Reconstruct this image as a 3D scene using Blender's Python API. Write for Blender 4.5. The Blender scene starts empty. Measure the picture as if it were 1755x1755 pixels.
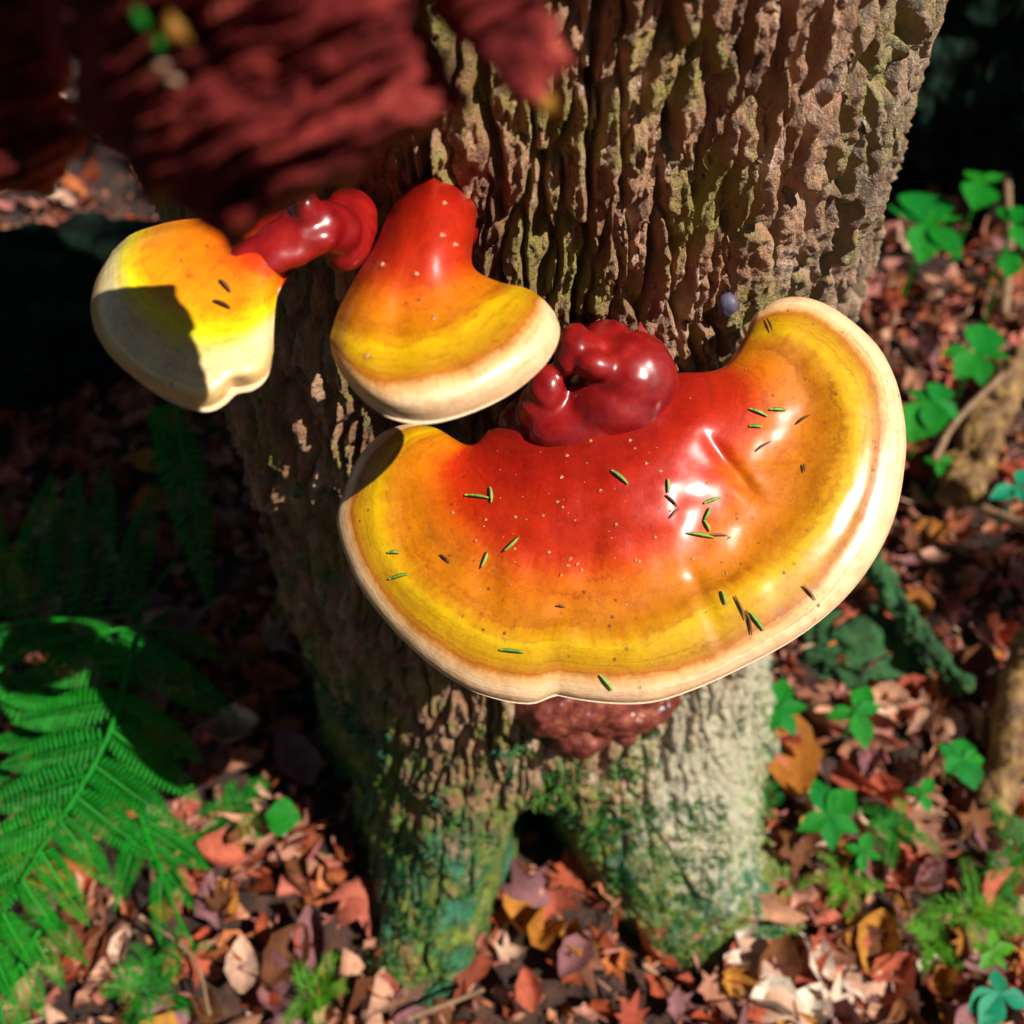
import bpy, bmesh, math, random
import numpy as np
from mathutils import Vector, Matrix
from mathutils.bvhtree import BVHTree

random.seed(7)
rng = np.random.default_rng(11)
scene = bpy.context.scene
C = scene.collection

# ------------------------------------------------------------------ camera, sky, sun, exposure
CAM_H, PITCH, FPX = 0.75, math.radians(50), 1800.0
cam_d = bpy.data.cameras.new('camera'); cam = bpy.data.objects.new('camera', cam_d); C.objects.link(cam)
cam.location = (0, 0, CAM_H); cam.rotation_euler = (math.radians(90) - PITCH, 0, 0)
cam_d.sensor_width = 36; cam_d.lens = 36 * FPX / 1755
cam_d.clip_start = 0.01; cam_d.clip_end = 200
cam_d.dof.use_dof = True; cam_d.dof.focus_distance = 0.375; cam_d.dof.aperture_fstop = 8.5
scene.camera = cam

SUN_TO = Vector((0.60, -0.30, 0.82)).normalized()
w = bpy.data.worlds.new('World'); scene.world = w; w.use_nodes = True
sky = w.node_tree.nodes.new('ShaderNodeTexSky'); sky.sky_type = 'NISHITA'; sky.sun_disc = False
sky.sun_elevation = math.asin(SUN_TO.z); sky.sun_rotation = math.atan2(SUN_TO.x, SUN_TO.y)
bg = w.node_tree.nodes['Background']; bg.inputs['Strength'].default_value = 0.055
w.node_tree.links.new(sky.outputs[0], bg.inputs[0])
sl = bpy.data.lights.new('sun', 'SUN'); sl.energy = 5.0; sl.angle = math.radians(0.5); sl.color = (1, 0.95, 0.87)
so = bpy.data.objects.new('sun', sl); C.objects.link(so); so.location = (2, -1, 4)
so.rotation_euler = SUN_TO.to_track_quat('Z', 'Y').to_euler()
vs = scene.view_settings
vs.view_transform = 'Standard'; vs.look = 'None'; vs.exposure = 0.65; vs.gamma = 1.0; vs.use_curve_mapping = False
scene.cycles.max_bounces = 4; scene.cycles.diffuse_bounces = 2; scene.cycles.glossy_bounces = 2; scene.cycles.caustics_reflective = False; scene.cycles.caustics_refractive = False; scene.cycles.use_denoising = True

# ------------------------------------------------------------------ numeric helpers
cpi, spi = math.cos(PITCH), math.sin(PITCH)
def ray(px, py):
    a = (np.asarray(px, float) - 877.5) / FPX; b = (877.5 - np.asarray(py, float)) / FPX
    return np.stack([a, cpi + spi * b, -spi + cpi * b], -1)
CAMP = np.array([0, 0, CAM_H])
def at_z(px, py, z):
    d = ray(px, py); s = (np.asarray(z) - CAM_H) / d[..., 2]
    return CAMP + d * s[..., None]
def at_t(px, py, t):
    return CAMP + ray(px, py) * np.asarray(t)[..., None]

def hsh(ix, iy, iz, seed):
    M = np.uint32
    h = ix.astype(np.int64).astype(M) * M(374761393) + iy.astype(np.int64).astype(M) * M(668265263) \
        + iz.astype(np.int64).astype(M) * M(2147483647 - 58) + M((seed * 974634777 + 12345) & 0xffffffff)
    h = (h ^ (h >> M(13))) * M(1274126177); h = (h ^ (h >> M(16))) * M(2246822519); h = h ^ (h >> M(15))
    return h.astype(np.float64) / 4294967295.0
def vnoise(x, y, z=0.0, seed=0):
    x, y, z = np.broadcast_arrays(np.asarray(x, float), np.asarray(y, float), np.asarray(z, float))
    xi, yi, zi = np.floor(x), np.floor(y), np.floor(z)
    f = lambda t: t * t * t * (t * (t * 6 - 15) + 10)
    u, v, q = f(x - xi), f(y - yi), f(z - zi)
    r = 0
    for dx in (0, 1):
        for dy in (0, 1):
            for dz in (0, 1):
                wgt = (u if dx else 1 - u) * (v if dy else 1 - v) * (q if dz else 1 - q)
                r = r + wgt * hsh(xi + dx, yi + dy, zi + dz, seed)
    return r * 2 - 1
def fbm(x, y, z=0.0, seed=0, o=4, g=0.5):
    r = 0; a = 1
    for k in range(o):
        r = r + a * vnoise(x * 2 ** k, y * 2 ** k, np.asarray(z) * 2 ** k, seed + k * 17); a *= g
    return r
def sstep(a, b, x):
    t = np.clip((x - a) / (b - a), 0, 1); return t * t * (3 - 2 * t)

def crom(P, n):
    """Catmull-Rom through the points P, resampled to n points by arc length."""
    P = np.asarray(P, float)
    if len(P) == 2: return P[0] + (P[1] - P[0]) * np.linspace(0, 1, n)[:, None]
    Q = np.vstack([2 * P[0] - P[1], P, 2 * P[-1] - P[-2]]); out = []
    for i in range(len(P) - 1):
        p0, p1, p2, p3 = Q[i:i + 4]
        for t in np.linspace(0, 1, 16, endpoint=False):
            out.append(0.5 * (2 * p1 + (p2 - p0) * t + (2 * p0 - 5 * p1 + 4 * p2 - p3) * t * t + (3 * p1 - p0 - 3 * p2 + p3) * t ** 3))
    out.append(P[-1]); out = np.array(out)
    L = np.concatenate([[0], np.cumsum(np.linalg.norm(np.diff(out, axis=0), axis=1))])
    s = np.linspace(0, L[-1], n)
    return np.stack([np.interp(s, L, out[:, k]) for k in range(out.shape[1])], -1)
def rows_interp(rows, b, bs):
    """cubic interpolation across rows (R,C,2) with parameters b at bs."""
    rows = np.asarray(rows); b = np.asarray(b, float)
    m = np.zeros_like(rows)
    d = np.diff(rows, axis=0) / np.diff(b)[:, None, None]
    m[0] = d[0]; m[-1] = d[-1]
    for i in range(1, len(b) - 1): m[i] = 0.5 * (d[i - 1] + d[i])
    out = []
    for x in bs:
        i = min(max(np.searchsorted(b, x) - 1, 0), len(b) - 2)
        h = b[i + 1] - b[i]; t = (x - b[i]) / h
        out.append((2*t**3-3*t**2+1) * rows[i] + (t**3-2*t**2+t) * h * m[i] + (-2*t**3+3*t**2) * rows[i+1] + (t**3-t**2) * h * m[i+1])
    return np.array(out)

# ------------------------------------------------------------------ object helpers
def mesh_np(name, V, F, attrs=None, smooth=True):
    me = bpy.data.meshes.new(name); F = np.asarray(F); V = np.asarray(V, float)
    k = F.shape[1]
    me.vertices.add(len(V)); me.vertices.foreach_set('co', V.ravel())
    me.loops.add(F.size); me.loops.foreach_set('vertex_index', F.ravel().astype(np.int32))
    me.polygons.add(len(F)); me.polygons.foreach_set('loop_start', np.arange(0, F.size, k, dtype=np.int32))
    try: me.polygons.foreach_set('loop_total', np.full(len(F), k, dtype=np.int32))
    except Exception: pass
    me.polygons.foreach_set('use_smooth', np.full(len(F), smooth, dtype=bool))
    for an, av in (attrs or {}).items():
        a = me.attributes.new(an, 'FLOAT', 'POINT'); a.data.foreach_set('value', np.asarray(av, np.float32))
    me.update(calc_edges=True); me.validate()
    return me
def link(name, me, m, parent=None, loc=None):
    o = bpy.data.objects.new(name, me); C.objects.link(o)
    if me is not None and m is not None and len(me.materials) == 0: me.materials.append(m)
    if loc is not None: o.location = loc
    if parent is not None:
        o.parent = parent
    return o
def part(name, me, m, parent):
    """a mesh given in world coordinates, linked under its thing."""
    o = link(name, me, m); o.parent = parent
    o.matrix_parent_inverse = WM(parent).inverted()
    return o
def WM(o):
    if o.parent is None: return o.matrix_basis.copy()
    return WM(o.parent) @ o.matrix_parent_inverse @ o.matrix_basis
def thing(name, label, cat, loc=(0, 0, 0), group=None):
    o = bpy.data.objects.new(name, None); C.objects.link(o); o.location = loc
    o.empty_display_size = 0.02
    tag(o, label, cat, group); return o
def tag(o, label, cat, group=None):
    o['label'] = label; o['category'] = cat
    if group: o['group'] = group
    return o
def structure(o): o['kind'] = 'structure'; return o
def grid_faces(R, Cc, off=0):
    i = np.arange(R - 1)[:, None] * Cc + np.arange(Cc - 1)[None, :]
    return (np.stack([i, i + 1, i + Cc + 1, i + Cc], -1).reshape(-1, 4)) + off
def vert_normals(V, F):
    a = V[F[:, 2]] - V[F[:, 0]]; b = V[F[:, 3]] - V[F[:, 1]]
    n = np.cross(a, b); N = np.zeros_like(V)
    for k in range(4): np.add.at(N, F[:, k], n)
    return N / np.maximum(np.linalg.norm(N, axis=1, keepdims=True), 1e-12)
def sub_mesh(name, V, F, N, mask, attrs):
    f = F[mask]; u, inv = np.unique(f, return_inverse=True)
    me = mesh_np(name, V[u], inv.reshape(f.shape), {k: v[u] for k, v in attrs.items()})
    me.normals_split_custom_set_from_vertices(N[u].tolist())
    return me

# ------------------------------------------------------------------ material helpers
class NT:
    def __init__(s, name):
        s.m = bpy.data.materials.new(name); s.m.use_nodes = True; s.t = s.m.node_tree
        s.b = s.t.nodes['Principled BSDF']; s.out = s.t.nodes['Material Output']
    def n(s, typ, **kw):
        nd = s.t.nodes.new('ShaderNode' + typ)
        for k, v in kw.items():
            if k.startswith('i_'): nd.inputs[k[2:].replace('_', ' ')].default_value = v
            else: setattr(nd, k, v)
        return nd
    def l(s, a, b): s.t.links.new(a, b)
    def coord(s): return s.n('TexCoord').outputs['Object']
    def attr(s, name): return s.n('Attribute', attribute_name=name).outputs['Fac']
    def noise(s, scale, detail=4, rough=0.55, vec=None, dist=0.0):
        nd = s.n('TexNoise'); nd.inputs['Scale'].default_value = scale; nd.inputs['Detail'].default_value = detail
        nd.inputs['Roughness'].default_value = rough; nd.inputs['Distortion'].default_value = dist
        s.l(vec if vec is not None else s.coord(), nd.inputs['Vector']); return nd.outputs[0]
    def ramp(s, fac, stops, interp='LINEAR'):
        nd = s.n('ValToRGB'); cr = nd.color_ramp; cr.interpolation = interp
        while len(cr.elements) < len(stops): cr.elements.new(0.5)
        for e, (p, c) in zip(cr.elements, stops):
            e.position = p; e.color = (c, c, c, 1) if not hasattr(c, '__len__') else (*c, 1)
        s.l(fac, nd.inputs[0]); return nd.outputs[0]
    def mix(s, fac, a, b, blend='MIX'):
        nd = s.n('Mix', data_type='RGBA', blend_type=blend)
        for sock, v in ((nd.inputs[0], fac), (nd.inputs[6], a), (nd.inputs[7], b)):
            if hasattr(v, 'is_linked'): s.l(v, sock)
            elif hasattr(v, '__len__'): sock.default_value = (*v, 1)
            else: sock.default_value = v
        return nd.outputs[2]
    def math(s, op, a, b=0.0, clamp=False):
        nd = s.n('Math', operation=op, use_clamp=clamp)
        for sock, v in ((nd.inputs[0], a), (nd.inputs[1], b)):
            if hasattr(v, 'is_linked'): s.l(v, sock)
            else: sock.default_value = v
        return nd.outputs[0]
    def bump(s, h, strength=0.5, dist=0.001):
        nd = s.n('Bump'); nd.inputs['Strength'].default_value = strength; nd.inputs['Distance'].default_value = dist
        s.l(h, nd.inputs['Height']); s.l(nd.outputs[0], s.b.inputs['Normal']); return nd
    def color(s, c):
        if hasattr(c, 'is_linked'): s.l(c, s.b.inputs['Base Color'])
        else: s.b.inputs['Base Color'].default_value = (*c, 1)
    def set(s, **kw):
        for k, v in kw.items():
            i = s.b.inputs[k.replace('_', ' ')]
            if hasattr(v, 'is_linked'): s.l(v, i)
            else: i.default_value = v
        return s.m
    def translucent(s, col, fac):
        t = s.n('BsdfTranslucent')
        if hasattr(col, 'is_linked'): s.l(col, t.inputs[0])
        else: t.inputs[0].default_value = (*col, 1)
        mx = s.n('MixShader'); mx.inputs[0].default_value = fac
        s.l(s.b.outputs[0], mx.inputs[1]); s.l(t.outputs[0], mx.inputs[2]); s.l(mx.outputs[0], s.out.inputs[0])

def m_bark():
    k = NT('hemlock_bark'); co = k.coord()
    mp = k.n('Mapping'); mp.inputs['Scale'].default_value = (1, 1, 0.35); k.l(co, mp.inputs[0])
    n1 = k.noise(70, 8, 0.65, mp.outputs[0]); n2 = k.noise(260, 5, 0.6, mp.outputs[0])
    tone = k.attr('tone')
    c1 = k.ramp(n1, [(0.30, (0.07, 0.030, 0.016)), (0.42, (0.28, 0.14, 0.075)), (0.53, (0.45, 0.25, 0.145)), (0.62, (0.58, 0.38, 0.27)), (0.74, (0.72, 0.60, 0.50))])
    c2 = k.ramp(tone, [(0.0, (0.55, 0.42, 0.33)), (0.4, (0.92, 0.80, 0.70)), (0.7, (1.0, 0.94, 0.9)), (1.0, (1.2, 1.12, 1.08))])
    c = k.mix(0.85, c1, c2, 'MULTIPLY')
    lich = k.ramp(k.math('MULTIPLY', k.noise(30, 5, 0.6), k.math('ADD', k.noise(160, 5, 0.75), 0.5)), [(0.47, 0.0), (0.60, 0.8)])
    c = k.mix(lich, c, (0.27, 0.235, 0.04))
    grey = k.ramp(k.math('ADD', k.math('MULTIPLY', k.noise(230, 7, 0.75), 0.75), k.math('MULTIPLY', k.attr('pale'), 0.14)), [(0.44, 0.0), (0.60, 0.7)])
    c = k.mix(grey, c, (0.40, 0.32, 0.23))
    # moss, algae and crust lichen low on the trunk
    mossn = k.math('ADD', k.math('MULTIPLY', k.noise(60, 8, 0.72), 1.1), k.math('MULTIPLY', k.attr('moss'), 0.62))
    mfac = k.ramp(mossn, [(0.70, 0.0), (0.90, 0.95)])
    mcol = k.ramp(k.noise(26, 4, 0.6), [(0.34, (0.012, 0.15, 0.075)), (0.45, (0.012, 0.12, 0.02)), (0.52, (0.16, 0.19, 0.012)), (0.60, (0.05, 0.20, 0.03)), (0.68, (0.30, 0.13, 0.03))])
    mcol = k.mix(1.0, mcol, k.ramp(k.noise(170, 8, 0.75), [(0.34, (0.25, 0.25, 0.25)), (0.5, (1, 1, 1)), (0.66, (2.2, 2.0, 2.2))]), 'MULTIPLY')
    mcol = k.mix(k.ramp(k.noise(130, 5, 0.7), [(0.60, 0.0), (0.68, 0.8)]), mcol, (0.34, 0.38, 0.24))
    mcol = k.mix(k.ramp(k.noise(95, 5, 0.7), [(0.62, 0.0), (0.70, 0.8)]), mcol, (0.30, 0.10, 0.025))
    c = k.mix(mfac, c, mcol)
    crust = k.ramp(k.math('ADD', k.math('MULTIPLY', k.noise(150, 8, 0.75), 1.0), k.math('MULTIPLY', k.attr('crust'), 0.30)), [(0.66, 0.0), (0.78, 0.85)])
    c = k.mix(crust, c, (0.58, 0.52, 0.37))
    k.color(c)
    k.bump(k.math('ADD', k.math('MULTIPLY', n2, 0.7), k.noise(700, 4, 0.7)), 1.0, 0.0026)
    return k.set(Roughness=k.ramp(n2, [(0.3, 0.24), (0.7, 0.55)]), Specular_IOR_Level=0.55)
def m_redbark():
    k = NT('red_weathered_bark')
    n1 = k.noise(120, 7, 0.65); n2 = k.noise(45, 4)
    c = k.ramp(n1, [(0.30, (0.02, 0.0015, 0.0015)), (0.45, (0.105, 0.008, 0.007)), (0.58, (0.21, 0.022, 0.018)), (0.72, (0.38, 0.085, 0.055))])
    c = k.mix(k.ramp(n2, [(0.60, 0.0), (0.72, 0.6)]), c, (0.30, 0.15, 0.035))
    k.color(c); k.bump(k.noise(500, 5, 0.7), 0.7, 0.0012)
    return k.set(Roughness=0.75, Specular_IOR_Level=0.15)
BANDS = [(0.0, (0.16, 0.003, 0.002)), (0.20, (0.34, 0.009, 0.002)), (0.36, (0.45, 0.022, 0.001)), (0.40, (0.52, 0.050, 0.001)),
         (0.44, (0.56, 0.115, 0.001)), (0.50, (0.52, 0.150, 0.001)), (0.555, (0.44, 0.145, 0.001)), (0.59, (0.52, 0.235, 0.002)), (0.62, (0.60, 0.36, 0.002)), (0.66, (0.52, 0.285, 0.002)),
         (0.73, (0.44, 0.215, 0.002)), (0.785, (0.40, 0.125, 0.006)), (0.825, (0.66, 0.35, 0.12)), (0.90, (0.78, 0.53, 0.30)), (1.0, (0.74, 0.45, 0.25))]
def m_cap(name, stops, rough=0.16, seed=0):
    k = NT(name); b = k.attr('band'); co = k.coord()
    j = k.math('MULTIPLY', k.math('SUBTRACT', k.noise(60, 5, 0.6), 0.5), 0.055)
    j2 = k.math('MULTIPLY', k.math('SUBTRACT', k.noise(420, 4, 0.7), 0.5), 0.05)
    # streaks that run out from the stalk
    cv = k.n('CombineXYZ'); k.l(k.math('MULTIPLY', k.attr('along'), 90.0), cv.inputs[0]); k.l(k.math('MULTIPLY', b, 5.0), cv.inputs[1])
    st = k.noise(1.0, 3, 0.6, cv.outputs[0])
    j3 = k.math('MULTIPLY', k.math('SUBTRACT', st, 0.5), 0.03)
    f = k.math('ADD', k.math('ADD', b, j), k.math('ADD', j2, j3), clamp=True)
    c = k.ramp(f, stops)
    c = k.mix(0.55, c, k.ramp(k.noise(150, 6, 0.7), [(0.32, (0.72, 0.55, 0.45)), (0.52, (1, 1, 1)), (0.75, (1.12, 1.12, 1.0))]), 'MULTIPLY')
    c = k.mix(0.35, c, k.ramp(st, [(0.3, (0.75, 0.65, 0.55)), (0.55, (1, 1, 1))]), 'MULTIPLY')
    rv_ = k.n('CombineXYZ'); k.l(k.math('MULTIPLY', k.attr('along'), 7.0), rv_.inputs[0]); k.l(k.math('MULTIPLY', f, 46.0), rv_.inputs[1])
    ring = k.noise(1.0, 5, 0.65, rv_.outputs[0])
    c = k.mix(0.75, c, k.ramp(ring, [(0.32, (0.66, 0.50, 0.42)), (0.48, (1, 1, 1)), (0.68, (1.12, 1.10, 1.05))]), 'MULTIPLY')
    vo = k.n('TexVoronoi'); vo.inputs['Scale'].default_value = 210.0; k.l(co, vo.inputs['Vector'])
    dot = k.math('MULTIPLY', k.ramp(vo.outputs['Distance'], [(0.10, 1.0), (0.17, 0.0)]), k.ramp(k.noise(48, 4, 0.7), [(0.50, 0.0), (0.62, 0.85)]))
    c = k.mix(dot, c, (0.10, 0.03, 0.012))
    k.color(c)
    k.bump(k.math('ADD', k.math('ADD', k.math('MULTIPLY', ring, 1.1), k.math('MULTIPLY', k.noise(330, 4, 0.6), 1.0)), k.math('ADD', k.math('MULTIPLY', k.noise(90, 3), 1.6), k.math('MULTIPLY', k.math('SINE', k.math('MULTIPLY', f, 150.0)), 0.05))), 0.20, 0.0015)
    dust = k.noise(55, 7, 0.7)
    return k.set(Roughness=0.5, Coat_Weight=k.ramp(dust, [(0.35, 0.45), (0.6, 1.0)]), Coat_Roughness=k.math('ADD', k.ramp(f, [(0.0, rough + .13), (0.5, rough + .10), (0.66, rough + 0.09), (0.76, 0.30)]), k.math('MULTIPLY', k.math('SUBTRACT', k.noise(260, 5, 0.7), 0.5), 0.25)), Coat_IOR=1.62, Specular_IOR_Level=0.12)
def m_simple(name, cols, scale=40, rough=0.6, bump=0.4, bdist=0.001, coat=0.0, bscale=300):
    k = NT(name); n = k.noise(scale, 6, 0.65)
    k.color(k.ramp(n, [(0.3 + 0.4 * i / max(1, len(cols) - 1), c) for i, c in enumerate(cols)]))
    if bump: k.bump(k.noise(bscale, 5, 0.65), bump, bdist)
    return k.set(Roughness=rough, Coat_Weight=coat, Coat_Roughness=0.24, Specular_IOR_Level=0.15 if coat else 0.4)
def m_leaf(name, cols, rough=0.5, trans=0.25, attr=None, scale=60, bd=0.002):
    k = NT(name)
    if attr: f = k.attr(attr)
    else: f = k.n('ObjectInfo').outputs['Random']
    c = k.ramp(f, [(i / max(1, len(cols) - 1), c) for i, c in enumerate(cols)])
    c = k.mix(0.7, c, k.ramp(k.noise(scale, 8, 0.72), [(0.32, (0.35, 0.30, 0.28)), (0.52, (1, 1, 1)), (0.70, (1.4, 1.35, 1.25))]), 'MULTIPLY')
    k.color(c); k.bump(k.noise(scale * 3, 5, 0.7), 0.6, bd); k.set(Roughness=rough, Specular_IOR_Level=0.22)
    if trans: k.translucent(c, trans)
    return k.m

BARK = m_bark(); REDBARK = m_redbark()
CAPM = m_cap('lacquered_cap', BANDS)
def m_floor():
    k = NT('leaf_mould'); n = k.noise(35, 8, 0.7)
    k.color(k.ramp(n, [(0.3, (0.012, 0.007, 0.005)), (0.5, (0.05, 0.022, 0.013)), (0.65, (0.13, 0.055, 0.03)), (0.8, (0.2, 0.10, 0.06))]))
    k.bump(k.noise(140, 8, 0.7), 1.0, 0.01); return k.set(Roughness=0.8)
FLOOR = m_floor()
LEAFCOLS = {
 'russet': [(0.40, 0.075, 0.040), (0.52, 0.14, 0.085), (0.44, 0.085, 0.035)],
 'brown': [(0.12, 0.04, 0.015), (0.21, 0.078, 0.028), (0.15, 0.05, 0.018)],
 'tan': [(0.56, 0.30, 0.19), (0.64, 0.40, 0.28), (0.50, 0.24, 0.13)],
 'mauve': [(0.24, 0.095, 0.10), (0.33, 0.15, 0.155), (0.20, 0.07, 0.075)],
 'sun_painted': [(0.74, 0.56, 0.42), (0.80, 0.66, 0.52), (0.70, 0.48, 0.36)],  # strong sunlight put into the leaf colour as near-white
 'ochre': [(0.42, 0.16, 0.02), (0.50, 0.22, 0.03), (0.36, 0.12, 0.016)]}
LEAFM = {k: m_leaf('dry_leaf_' + k, v, 0.55, 0.2, None, 5.0, 0.003) for k, v in LEAFCOLS.items()}
LITTERM = m_leaf('mixed_dry_leaves', [(0.06, 0.018, 0.01), (0.38, 0.065, 0.022), (0.16, 0.05, 0.018), (0.54, 0.25, 0.16), (0.36, 0.11, 0.10), (0.48, 0.13, 0.03), (0.64, 0.42, 0.30)], 0.55, 0.15, 'rnd', 110)
GREEN = m_leaf('bright_green_leaf', [(0.006, 0.20, 0.014), (0.020, 0.27, 0.016), (0.008, 0.23, 0.03)], 0.4, 0.35, None, 130)
GREENY = m_leaf('yellow_green_needles', [(0.06, 0.28, 0.01), (0.10, 0.34, 0.01)], 0.45, 0.3)
FERNM = m_leaf('fern_green', [(0.004, 0.22, 0.010), (0.014, 0.30, 0.014)], 0.45, 0.35, None, 80)
TEAL = m_leaf('blue_green_leaf', [(0.01, 0.25, 0.12), (0.012, 0.28, 0.14)], 0.4, 0.3)
MOSSM = m_simple('moss', [(0.004, 0.014, 0.004), (0.014, 0.055, 0.010), (0.02, 0.11, 0.030), (0.14, 0.10, 0.03)], 60, 0.8, 1.0, 0.004, 0, 220)
WOODM = m_simple('rotten_wood', [(0.04, 0.017, 0.009), (0.17, 0.085, 0.025), (0.36, 0.23, 0.06)], 60, 0.6, 0.8, 0.002)
TWIGM = m_simple('twig_bark', [(0.12, 0.06, 0.03), (0.28, 0.17, 0.09)], 80, 0.6, 0.5)
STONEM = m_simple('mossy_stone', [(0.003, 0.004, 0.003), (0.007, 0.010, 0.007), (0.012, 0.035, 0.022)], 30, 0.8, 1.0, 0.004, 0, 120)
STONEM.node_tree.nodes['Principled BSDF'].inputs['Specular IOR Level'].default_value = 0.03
RESIN = m_simple('resinous_red_brown', [(0.05, 0.008, 0.006), (0.15, 0.028, 0.018), (0.30, 0.09, 0.05)], 110, 0.4, 1.0, 0.003, 0.3, 200)
NEEDLEG = m_leaf('hemlock_needle_green', [(0.13, 0.34, 0.04), (0.30, 0.45, 0.10)], 0.35, 0.15)
NEEDLEB = m_leaf('hemlock_needle_brown', [(0.10, 0.035, 0.012), (0.22, 0.10, 0.04)], 0.5, 0.0)
STALKM = m_simple('dark_red_lacquer', [(0.11, 0.002, 0.003), (0.20, 0.004, 0.004), (0.30, 0.009, 0.005)], 70, 0.5, 0.25, 0.0012, 0.8, 240)
POREM = m_simple('cream_pores', [(0.62, 0.44, 0.26), (0.75, 0.58, 0.38)], 60, 0.7, 0.5, 0.0008, 0, 1500)
ADDED_SHADEM = m_leaf('added_shade_foliage', [(0.02, 0.07, 0.015), (0.03, 0.09, 0.02)], 0.5, 0.0, 'rnd')  # for the out-of-view foliage added as shade

# ------------------------------------------------------------------ ground
AX, AY, R0 = 0.004, 0.464, 0.168          # trunk axis and radius
def gz(x, y):
    x = np.asarray(x, float); y = np.asarray(y, float)
    r = np.hypot(x - AX, y - AY)
    return 0.014 * vnoise(x * 4, y * 4, 0.3, 3) + 0.007 * vnoise(x * 11, y * 11, 0.7, 5) + 0.02 * np.exp(-((r - 0.2) / 0.1) ** 2) - 0.012
ax_ = np.concatenate([-np.geomspace(40, 1.3, 24), np.linspace(-1.2, 1.2, 130), np.geomspace(1.3, 40, 24)])
ay_ = np.concatenate([-np.geomspace(40, 1.3, 20), np.linspace(-1.2, 2.4, 170), np.geomspace(2.6, 60, 24)])
X, Y = np.meshgrid(ax_, ay_)
floor = structure(link('ground', mesh_np('ground', np.stack([X, Y, gz(X, Y)], -1).reshape(-1, 3), grid_faces(len(ay_), len(ax_))), FLOOR))

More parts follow.
